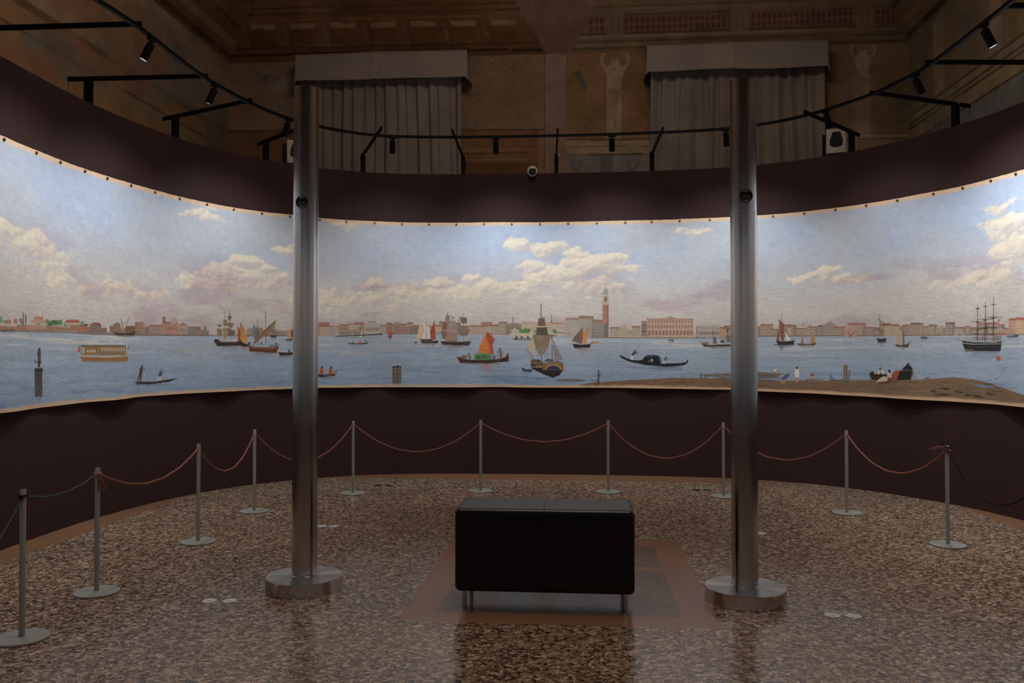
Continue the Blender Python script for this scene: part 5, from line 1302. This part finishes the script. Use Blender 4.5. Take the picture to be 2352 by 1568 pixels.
window_dressing(677, 127, 1072, 113, 188, 174, 690, 1060, 868, 'pleated beige linen curtain behind the left steel column', 'plain beige pelmet over the left curtain, nearer the ochre wall',
                [703, 720, 742, 761, 783, 806, 832, 859, 880, 908, 931, 954, 983, 1007, 1032, 1048])
window_dressing(1486, 103, 1903, 93, 163, 153, 1494, 1893, 1693, 'pleated beige linen curtain behind the right steel column', 'beige pelmet over the right curtain, beside the painted supporting figure',
                [1518, 1547, 1570, 1600, 1622, 1647, 1676, 1701, 1727, 1752, 1780, 1808, 1836, 1860, 1879])

# ------------------------------------------------------------------ lighting track, brackets and spotlights
TR_H, ARM_H = 3.392, 3.435
TR_OFF = 0.955
trk = wall_at(W_S, TR_OFF)
for _ in range(40): trk = 0.5 * trk + 0.25 * (np.roll(trk, 1, 0) + np.roll(trk, -1, 0))
t_s = np.r_[0, np.cumsum(np.hypot(*np.diff(np.vstack([trk, trk[:1]]), axis=0).T))]
step = 4
mbt = MB()
N = len(trk); sel = list(range(0, N, step)); pr = ((-.013, -.011), (.013, -.011), (.013, .011), (-.013, .011))
tn2 = np.roll(trk, -3, 0) - np.roll(trk, 3, 0); tn2 /= np.hypot(*tn2.T)[:, None]
V = []
for k in sel:
    nx, ny = tn2[k][1], -tn2[k][0]
    for a, b in pr: V.append((trk[k][0] + nx * a, trk[k][1] + ny * a, TR_H + b))
m = len(sel)
mbt.add(V, [(4 * i + j, 4 * ((i + 1) % m) + j, 4 * ((i + 1) % m) + (j + 1) % 4, 4 * i + (j + 1) % 4) for i in range(m) for j in range(4)])
tk_ = mbt.build('lighting_track', M_BLACK)
tag(tk_, 'thin black lighting track curving round above the painting', 'lighting track')

def bracket(inner, second, label, group=None, extra=0.0):
    ix, iy = inner; sx, sy = second
    d = np.array([sx - ix, sy - iy]); d /= np.hypot(*d)
    best = min(((np.min(np.hypot(*(W_XY - (np.array(inner) + d * t)).T)), t) for t in np.arange(.5, 1.7, .01)))
    L = best[1] + 0.025 + extra
    rz = math.atan2(d[1], d[0])
    r = empty('track_bracket', (ix + d[0] * L, iy + d[1] * L, RIM), rz)
    tag(r, label, 'bracket', group)
    ah = ARM_H - RIM
    MB().box((0, 0, (ah + .012) / 2 ), (0.058, 0.042, ah + .012)).build('post', M_BLACK, r, bevel=.003)
    MB().box(((.17 - L) / 2, 0, ah), (L + .17, 0.018, 0.034)).build('arm', M_BLACK, r, bevel=.002)
    MB().lathe([(.011, 0), (.011, .012), (.006, .016)], 12, Matrix.Translation((0.0, -.021, ah)) @ Matrix.Rotation(math.pi / 2, 4, 'X')).build('bolt', M_CHROME, r)
    MB().tube([(.162, 0, ah - .015), (.165, 0, ah - .07), (.155, .002, 0.0), (.06, 0.0, -.10), (.028, 0.0, -.12)], .0022, 5).build('safety_wire', M_BLACK, r)
    return r
def A_(x, y): return at(x, y, ARM_H)
bracket(A_(325, 55), A_(0, 64), 'black bracket arm at the upper left, its post outside the picture', extra=0.09)
bracket(A_(478, 175), A_(193, 181), 'black bracket second from the left, long level arm over ochre wall')
bracket(A_(578, 230), A_(395, 269), 'black bracket third from the left, arm rising towards the corner')
bracket(A_(716, 284), A_(613, 323), 'black bracket whose arm runs behind the left steel column')
bracket(A_(877, 293), A_(839, 348), 'black bracket in front of the left curtain, arm leaning right')
bracket(A_(1039, 300), A_(1062, 356), 'black bracket at the right edge of the left curtain')
bracket(A_(1281, 298), A_(1278, 355), 'black bracket nearly upright in the middle, just right of the dome camera')
bracket(A_(1523, 295), A_(1497, 353), 'black bracket at the left edge of the right curtain')
bracket(A_(1847, 257), A_(1968, 308), 'black bracket just right of the white speaker')
bracket(A_(1999, 212), A_(2209, 241), 'black bracket with safety wire, right of the right curtain')
bracket(A_(2125, 143), A_(2352, 143), 'black bracket with level arm leaving the picture at the right')
bracket(A_(2305, 14), A_(2352, 13), 'black bracket in the very upper right corner')

# spotlights
def emit_mat():
    m, nt, b = new_mat('lamp_lens')
    b.inputs['Base Color'].default_value = (0.8, 0.85, 0.9, 1)
    b.inputs['Emission Color'].default_value = (0.75, 0.9, 1.0, 1); b.inputs['Emission Strength'].default_value = 2.2
    nz = nt.nodes.new('ShaderNodeTexNoise'); nz.inputs['Scale'].default_value = 60
    mr = nt.nodes.new('ShaderNodeMapRange'); mr.inputs['To Min'].default_value = .05; mr.inputs['To Max'].default_value = .12
    nt.links.new(nz.outputs['Fac'], mr.inputs[0]); nt.links.new(mr.outputs[0], b.inputs['Roughness'])
    return m
M_LENS = emit_mat()
light_data = bpy.data.lights.new('spot_beam', 'SPOT')
light_data.energy = SPOT_POWER; light_data.color = SPOT_COLOR
light_data.spot_size = math.radians(SPOT_ANGLE); light_data.spot_blend = SPOT_BLEND; light_data.shadow_soft_size = 0.02
first = None
TILT = math.radians(27)
def spotlight(p, label, group=None, tilt=TILT, power=1.0):
    """p: plan point on the track"""
    global first
    k = int(np.argmin(np.hypot(*(trk - np.array(p)).T)))
    p = trk[k]
    j = int(np.argmin(np.hypot(*(W_XY - p).T))); d = W_XY[j] - p; d /= np.hypot(*d)
    rz = math.atan2(d[1], d[0])
    if first is None:
        r = empty('track_spotlight', (0, 0, 0))
        MB().box((0, 0, -.008), (.03, .07, .016)).build('track_adapter', M_BLACK, r, bevel=.002)
        R = Matrix.Translation((0.0, 0, -.028)) @ Matrix.Rotation(-tilt, 4, 'Y')
        MB().tube([(0, 0, -.01), (0, 0, -.03)], .008, 10).build('swivel', M_BLACK, r)
        bd = MB().lathe([(.012, .0), (.024, -.004), (.027, -.012), (.027, -.108), (.0275, -.112), (.0275, -.124), (.0245, -.124), (.0235, -.118)], 32, R, caps=False).build('lamp_body', M_BLACK, r)
        MB().lathe([(.0238, -.1185), (.001, -.1195)], 24, R @ Matrix.Translation((0, 0, -.0048)), caps=False).build('lens', M_LENS, r)
        lo = bpy.data.objects.new('spot_beam', light_data); COL.objects.link(lo); lo.parent = r
        lo.matrix_local = R @ Matrix.Translation((0, 0, -.130)) @ Matrix.Rotation(tilt - BEAM_TILT, 4, 'Y')
        first = r
    else:
        r = copy_tree(first)
    if power != 1.0:
        for ch in bpy.data.objects:
            if ch.parent == r and ch.type == 'LIGHT':
                ch.data = ch.data.copy(); ch.data.energy = SPOT_POWER * power
    r.location = (p[0], p[1], TR_H - .011); r.rotation_euler = (0, 0, rz)
    tag(r, label, 'spotlight', group)
    return r
def T_(x, y): return at(x, y, TR_H)
vis = [((345, 84), 'black spotlight with its lens glowing, left of the left column', 1.0), ((492, 192), 'black spotlight near the left end of the oval, over ochre wall', .9), ((672, 270), 'black spotlight half hidden by the left steel column', .9),
       ((902, 300), 'black spotlight hanging in front of the left curtain', .58), ((1136, 306), 'black spotlight between the left curtain and the white camera', 1.05), ((1407, 303), 'black spotlight under the painted supporting figure in the middle', .95),
       ((1666, 293), 'black spotlight just left of the right steel column', 1.0), ((1896, 252), 'black spotlight directly above the white speaker', .6), ((2091, 168), 'black spotlight near the upper right, lens turned away', 1.55), ((2260, 52), 'black spotlight at upper right with a bright lens edge', 1.5)]
pts_on = []
for (x, y), lab, pw in vis:
    q = T_(x, y); spotlight(q, lab, None, power=pw)
    pts_on.append(t_s[int(np.argmin(np.hypot(*(trk - np.array(q)).T)))])
TL = t_s[-1]
a0, a1 = pts_on[-1], pts_on[0]
gap = (a0 - a1) % TL; rest = TL - gap
order = sorted([(x - pts_on[0]) % TL for x in pts_on])
start = order[-1]; rest = TL - start
nn = int(round(rest / 1.35))
for k in range(1, nn):
    s = (pts_on[0] + start + rest * k / nn) % TL
    i = int(np.searchsorted(t_s, s)) % N
    spotlight(trk[i], 'black track spotlight over the part of the painting beyond the picture', 'spotlights round the rest of the oval', power=REAR_POWER)

# ------------------------------------------------------------------ steel columns
def port_glass():
    m, nt, b = new_mat('cloudy_bronze_glass')
    v = nt.nodes.new('ShaderNodeTexVoronoi'); v.inputs['Scale'].default_value = 70
    tc = nt.nodes.new('ShaderNodeTexCoord'); nt.links.new(tc.outputs['Object'], v.inputs['Vector'])
    cr = nt.nodes.new('ShaderNodeValToRGB'); cr.color_ramp.elements[0].color = (.006, .005, .004, 1); cr.color_ramp.elements[1].color = (.12, .10, .07, 1)
    nt.links.new(v.outputs['Distance'], cr.inputs[0]); nt.links.new(cr.outputs[0], b.inputs['Base Color']); b.inputs['Roughness'].default_value = .3; b.inputs['Metallic'].default_value = .5
    return m
M_PORT = port_glass()
def column(x, y, ptop, seams, label, top):
    X, Z = at(x, y, 0.072)
    r = empty('steel_column', (X, Z, 0))
    tag(r, label, 'column')
    R0 = 0.0685
    prof = [(R0, .072)]
    for s in sorted(seams): prof += [(R0, s - .02), (R0, s - .0014), (R0 - .0010, s - .0006), (R0 - .0010, s + .0006), (R0, s + .0014), (R0, s + .02)]
    prof += [(R0, top - .02), (R0, top + .002)]
    MB().lathe(prof, 96).build('tube', M_STEEL, r, sharp=.5)
    MB().lathe([(.2062, 0), (.2070, .001), (.207, .004), (.207, .036), (.207, .068), (.207, .0712), (.2062, .0722), (.204, .0722)], 128, caps=False).build('base_rim', M_STEELB, r, sharp=.4)
    bt = MB().lathe([(.205, .0), (.205, .0005)], 96, Matrix.Translation((0, 0, .0722))).build('base_plate', M_TURNED, r, sharp=.3)
    MB().lathe([(R0 + .004, .072), (R0 + .004, .078), (R0, .080)], 64, caps=False).build('collar', M_STEELB, r)
    if ptop > 2.0:
        d = Vector((-SA, -CA, 0))
        M = Matrix.Translation(d * (R0 - .0035) + Vector((0, 0, ptop))) @ d.to_track_quat('Z', 'Y').to_matrix().to_4x4()
        p = MB().lathe([(.034, -.016), (.034, .0055), (.0305, .007), (.0292, .003), (.0292, .0005)], 40, M, caps=False).build('port_ring', M_BRONZE, r)
        MB().lathe([(.0292, .001), (.018, .0045), (.001, .006)], 32, M, caps=False).build('port_glass', M_PORT, p)
        MB().lathe([(.004, .004), (.004, .008), (.001, .008)], 12, M @ Matrix.Translation((-.008, .006, 0))).build('port_pin', M_DARKP, p)
    return r
column(699.5, 1320.5, 2.112, [2.175, 0.10], 'tall brushed steel column on round base, left of the bench', 2.752)
column(1711.5, 1345.5, 2.105, [2.02, 2.175], 'tall brushed steel column on round base, right of the bench', 2.722)

# ------------------------------------------------------------------ bench
u0, u1, v0, v1 = -0.632, 0.268, 4.135, 4.50
hb, ht = 0.092, 0.508
bench = empty('bench', room((u0 + u1) / 2, (v0 + v1) / 2, 0), -ANG)
tag(bench, 'black leather block bench on short steel legs between the columns', 'bench')
W, D = u1 - u0, v1 - v0
MB().box((0, 0, (hb + ht) / 2), (W, D, ht - hb)).build('upholstered_block', M_LEATHER, bench, bevel=.026, seg=6)
sm = MB(); sq_ = [(0, -D / 2 - .0004, hb + .02), (0, -D / 2 - .0004, ht - .02), (0, -D / 2 + .008, ht - .006), (0, -D / 2 + .028, ht + .0004), (0, D / 2 - .028, ht + .0004)]
sm.tube(sq_, .0016, 6).build('seam', M_LEATHER, bench)
for sx in (-1, 1):
    for sy in (-1, 1):
        MB().lathe([(.013, 0), (.011, .002), (.011, hb + .02)], 24, Matrix.Translation((sx * (W / 2 - .045), sy * (D / 2 - .045), 0))).build('leg', M_CHROME, bench)

# ------------------------------------------------------------------ rope barrier
stan0 = None
post_px = [(50, 1462, 'grey rope post at the far left with dark cord knot'), (222, 1357, 'grey rope post where the red rope starts at left'), (455, 1242, 'grey rope post third from the left'), (584, 1172, 'grey rope post just left of the left steel column'),
           (811, 1131, 'grey rope post just right of the left steel column'), (1104, 1126, 'grey rope post behind the left end of the bench'), (1397, 1128, 'grey rope post behind the right end of the bench'), (1662, 1138, 'grey rope post partly behind the right steel column'),
           (1945, 1176, 'grey rope post second from the right'), (2177, 1249, 'grey rope post at the right, with frayed rope end')]
PH = 0.672
def stanchion(X, Z, label, group=None):
    global stan0
    if stan0 is None:
        r = empty('rope_post', (0, 0, 0))
        MB().lathe([(.112, 0), (.115, .003), (.115, .009), (.112, .012), (.02, .0125)], 64, caps=True).build('base', M_POST, r)
        MB().lathe([(.0128, .012), (.0128, PH - .002), (.0118, PH)], 24).build('pole', M_POST, r)
        MB().lathe([(.0090, PH), (.0085, PH + .002)], 16).build('cap', M_DARKP, r)
        stan0 = r
    else: r = copy_tree(stan0)
    r.location = (X, Z, 0)
    tag(r, label, 'rope post', group)
    return r
posts = []
for x, y, lab in post_px:
    X, Z = at(x, y, 0.010); posts.append((X, Z)); stanchion(X, Z, lab)
# next post outside the picture on either side
pl_, pr_ = room(-2.55, 2.75)[:2], room(2.55, 4.75)[:2]
stanchion(*pl_, 'grey rope post beyond the left edge of the picture'); stanchion(*pr_, 'grey rope post beyond the right edge of the picture')
AH = 0.645
def swag(a, b, low, n=40, ha=AH, hb_=AH):
    """hanging cord between two posts through the point seen at picture position low"""
    ax, az = a; bx_, bz = b
    if isinstance(low, tuple):
        rx, rw, ru = ray(*low)
        # t along AB where the azimuth matches
        r = rx / rw
        t = (az * r - ax) / ((bx_ - ax) - r * (bz - az))
        Z = az + (bz - az) * t
        h = EYE + ru / rw * Z
    else: t, h = 0.5, low
    t = min(max(t, .15), .85)
    base = ha + (hb_ - ha) * t
    sag = (base - h) / (4 * t * (1 - t)) if t else .2
    pts = []
    for k in range(n + 1):
        q = k / n
        pts.append((ax + (bx_ - ax) * q, az + (bz - az) * q, ha + (hb_ - ha) * q - sag * 4 * q * (1 - q) + 0.0022 * math.sin(q * 37 + ax * 5) * math.sin(math.pi * q)))
    return pts
red = []
lows = [(320, 1111), (515, 1081), (702, 1058), (953, 1037), (1255, 1014), (1528, 1052), (1810, 1056), (2075, 1086)]
for k, lw in enumerate(lows):
    s = swag(posts[k + 1], posts[k + 2], lw); red += s if not red else s[1:]
rr = empty('rope', (0, 0, 0)); tag(rr, 'faded red rope threaded through the grey posts in long swags', 'rope')
MB().tube(red, .0062, 10).build('strand', M_ROPE_RED, rr)
X, Z = posts[1]
def off(X, Z, dx, dy, dz): return (X + dx, Z + dy, AH + dz)
kn = MB()
kn.tube([(X + .016 * math.cos(t), Z + .016 * math.sin(t), AH - .004 + .004 * math.sin(2 * t)) for t in np.linspace(0, 2 * math.pi, 18)], .0062, 8)
kn.tube([off(X, Z, .018, -.006, -.004), off(X, Z, .028, -.010, -.012), off(X, Z, .022, -.012, -.03), off(X, Z, .03, -.01, -.04)], .007, 8)
kn.build('knot', M_ROPE_RED, rr)
ta = MB()
for q in range(5):
    w = (q - 2) * .004
    ta.tube([off(X, Z, .024 + w, -.012, -.03), off(X, Z, .026 + w * 1.5, -.014, -.055), off(X, Z, .03 + w * 2.2, -.012, -.075), off(X, Z, .028 + w * 3, -.014, -.098)], [.003, .0028, .0024, .0015], 5)
ta.build('frayed_end', M_ROPE_RED, rr)
X, Z = posts[-1]
kn = MB()
kn.tube([(X + .016 * math.cos(t), Z + .016 * math.sin(t), AH - .006 + .004 * math.sin(2 * t)) for t in np.linspace(0, 2 * math.pi, 18)], .0062, 8)
kn.tube([off(X, Z, -.014, -.01, -.004), off(X, Z, -.028, -.012, .012), off(X, Z, -.03, -.012, .022), off(X, Z, -.022, -.01, .01)], .007, 8)
kn.build('knot', M_ROPE_RED, rr)
ta = MB()
for pth in (((-.03, .016), (-.05, .020), (-.07, .024), (-.085, .012), (-.108, .006), (-.128, .002)), ((-.03, .014), (-.055, .014), (-.078, .010), (-.092, -.004), (-.100, -.02), (-.100, -.036)),
            ((-.03, .012), (-.05, .008), (-.062, .012), (-.07, .0), (-.066, -.006)), ((-.03, .018), (-.045, .012), (-.064, .018), (-.085, .016))):
    ta.tube([off(X, Z, a, -.012, b) for a, b in pth], [.0045, .004, .0035, .0028, .0025, .002][:len(pth)], 6)
ta.build('frayed_end', M_ROPE_RED, rr)
# thin grey-blue cord at the left
cb = empty('cord', (0, 0, 0)); tag(cb, 'thin grey-blue cord sagging between the two leftmost posts', 'cord')
p0, p1 = posts[0], posts[1]
MB().tube(swag(pl_, p0, 0.36) + swag(p0, p1, (112, 1139))[1:], .0038, 8).build('strand', M_ROPE_BLUE, cb)
kn = MB()
X, Z = posts[0]
kn.tube([(X + .0155 * math.cos(t), Z + .0155 * math.sin(t), AH) for t in np.linspace(0, 2 * math.pi, 14)], .004, 8)
kn.tube([off(X, Z, -.014, -.014, .006), off(X, Z, -.002, -.022, .0), off(X, Z, .006, -.016, -.008), off(X, Z, -.008, -.02, -.008)], .0052, 8)
kn.build('knot', M_ROPE_DARK, cb)
# dark cord at the right
cd = empty('cord', (0, 0, 0)); tag(cd, 'dark brown cord hanging from the rightmost post out of the picture', 'cord')
MB().tube(swag(posts[-1], pr_, (2340, 1150), ha=AH + .012), .0042, 8).build('strand', M_ROPE_DARK, cd)
X, Z = posts[-1]
kn = MB().tube([off(X, Z, .013, -.010, .012), off(X, Z, -.004, -.018, .012), off(X, Z, -.018, -.014, .016), off(X, Z, -.022, -.006, .02)], .0052, 8)
kn.tube([off(X, Z, -.018, -.01, .02), off(X, Z, -.028, -.01, .034), off(X, Z, -.036, -.01, .052)], [.004, .003, .002], 6)
kn.build('knot', M_ROPE_DARK, cd)

# ------------------------------------------------------------------ speakers and camera on the rim
def speaker(s, label, yaw_extra=0.0):
    p = wall_at(np.array([s]), -0.10)[0]
    rz = math.atan2(-p[0], p[1]) + yaw_extra          # faces the middle of the room
    r = empty('loudspeaker', (p[0], p[1], RIM + .008), rz)
    tag(r, label, 'loudspeaker')
    w, d, h = .185, .15, .242
    MB().box((0, 0, h / 2 + .012), (w, d, h)).build('cabinet', M_WHITEP, r, bevel=.006, seg=3)
    # dark driver opening, narrow above and wide below
    prof = [(-.030, .200), (.034, .200), (.045, .178), (.058, .130), (.060, .095), (.054, .062), (.030, .050), (0, .046), (-.030, .050), (-.056, .062), (-.061, .095), (-.056, .130), (-.040, .178)]
    mb = MB(); n = len(prof)
    V = [(x, -d / 2 - .0005, z + .024) for x, z in prof] + [(x * .93, -d / 2 - .006, (z - .12) * .93 + .12 + .024) for x, z in prof]
    mb.add(V, [(i, (i + 1) % n, n + (i + 1) % n, n + i) for i in range(n)] + [tuple(range(n, 2 * n))])
    mb.build('driver_grille', M_DARKP, r)
    MB().tube([(-.018, -d / 2 - .001, .040), (.0, -d / 2 - .002, .036), (.022, -d / 2 - .002, .048), (.03, -d / 2 - .001, .053)], .0016, 5).build('badge', M_WHITEP, r)
    MB().box((-w / 2 - .022, 0, .10), (.03, .04, .235)).box((-.006, 0, -.004), (w + .04, .05, .02)).build('mounting_bracket', M_BLACK, r, bevel=.002)
    return r
sR = float(on_wall(1908, 480)[0]); sL = float(on_wall(690, 480)[0])
speaker(sR, 'small white loudspeaker with black grille beside the right curtain')
speaker(sL, 'white loudspeaker on the rim almost hidden by the left column', .1)
sC = float(on_wall(1223, 480)[0])
p = wall_at(np.array([sC]), 0.035)[0]
cm = empty('security_camera', (p[0], p[1], RIM), 0.02)
tag(cm, 'small white dome security camera on the rim near the middle', 'security camera')
MB().box((0, .05, .006), (.05, .10, .012)).build('mount', M_WHITEP, cm, bevel=.003)
M_CAMW = plain('white_camera_shell', (0.62, 0.60, 0.56), .4, noise=.03)
RX = Matrix.Translation((0, .012, .022))
MB().lathe([(.058 * math.cos(a), .058 * math.sin(a)) for a in np.linspace(-1.4, 1.54, 24)], 48, RX).build('dome', M_CAMW, cm)
# squared housing looking down into the room
def squircle(w, h, n=32, e=4):
    P = []
    for k in range(n):
        t = 2 * math.pi * k / n
        c, s = math.cos(t), math.sin(t)
        P.append((w * math.copysign(abs(c) ** (2 / e), c), h * math.copysign(abs(s) ** (2 / e), s)))
    return P
def ring(mb, secs, M, cap=True):
    n = len(secs[0][0]); V = []
    for sq, z in secs: V += [M @ Vector((x, y, z)) for x, y in sq]
    Fc = [(i * n + k, i * n + (k + 1) % n, (i + 1) * n + (k + 1) % n, (i + 1) * n + k) for i in range(len(secs) - 1) for k in range(n)]
    if cap: Fc.append(tuple((len(secs) - 1) * n + k for k in range(n)))
    return mb.add(V, Fc, True)
MC = Matrix.Translation((-.003, .012, .012)) @ Matrix.Rotation(math.radians(100), 4, 'X')
hs = ring(MB(), [(squircle(.036, .036), .0), (squircle(.041, .039), .05), (squircle(.041, .039), .060), (squircle(.0385, .0365), .062), (squircle(.0375, .0355), .0605)], MC, False).build('lens_housing', M_CAMW, cm)
ring(MB(), [(squircle(.0376, .0356), .059), (squircle(.035, .033), .0612)], MC).build('lens_window', M_DARKP, hs)

# ------------------------------------------------------------------ socket covers let into the floor
cov = None
plates = [(481, 1379, 0, 'round steel floor cover left of the left column, left of its pair'), (528, 1379, 0, 'round steel floor cover left of the left column, right of its pair'), (738.5, 1207.5, 0, 'steel floor cover beside the left column, half hidden by it'), (767, 1208, 0, 'steel floor cover right of the left column, fully visible'),
          (1912, 1412, 0, 'round steel floor cover right of the right column, left of its pair'), (1960, 1414, 0, 'round steel floor cover right of the right column, right of its pair'), (1747, 1224, 0, 'steel floor cover peeping out behind the right column'),
          (868, 1114.5, 1, 'dark floor cover near the wall, left of its pair, behind the left posts'), (894, 1115, 1, 'dark floor cover near the wall, right of its pair, behind the left posts'),
          (1600, 1125, 1, 'dark floor cover near the wall at right, left of its pair'), (1624, 1125, 1, 'dark floor cover near the wall at right, right of its pair')]
cov_d = None
for x, y, dark, lab in plates:
    X, Z = at(x, y, 0.002)
    src = cov_d if dark else cov
    if src is None:
        r = empty('floor_cover', (0, 0, 0))
        prof = [(.038, .0), (.038, .0022), (.0365, .003), (.034, .0028), (.027, .0016), (.001, .0012)]
        MB().lathe(prof, 40, caps=False).build('disc', M_PLATE_DARK if dark else M_PLATE, r)
        MB().lathe([(.0032, .0013), (.0032, .0022), (.0005, .0022)], 10).build('screw', M_TACKIN, r)
        if dark: cov_d = r
        else: cov = r
    else: r = copy_tree(src)
    r.location = (X, Z, 0.0003)
    tag(r, lab, 'floor cover')
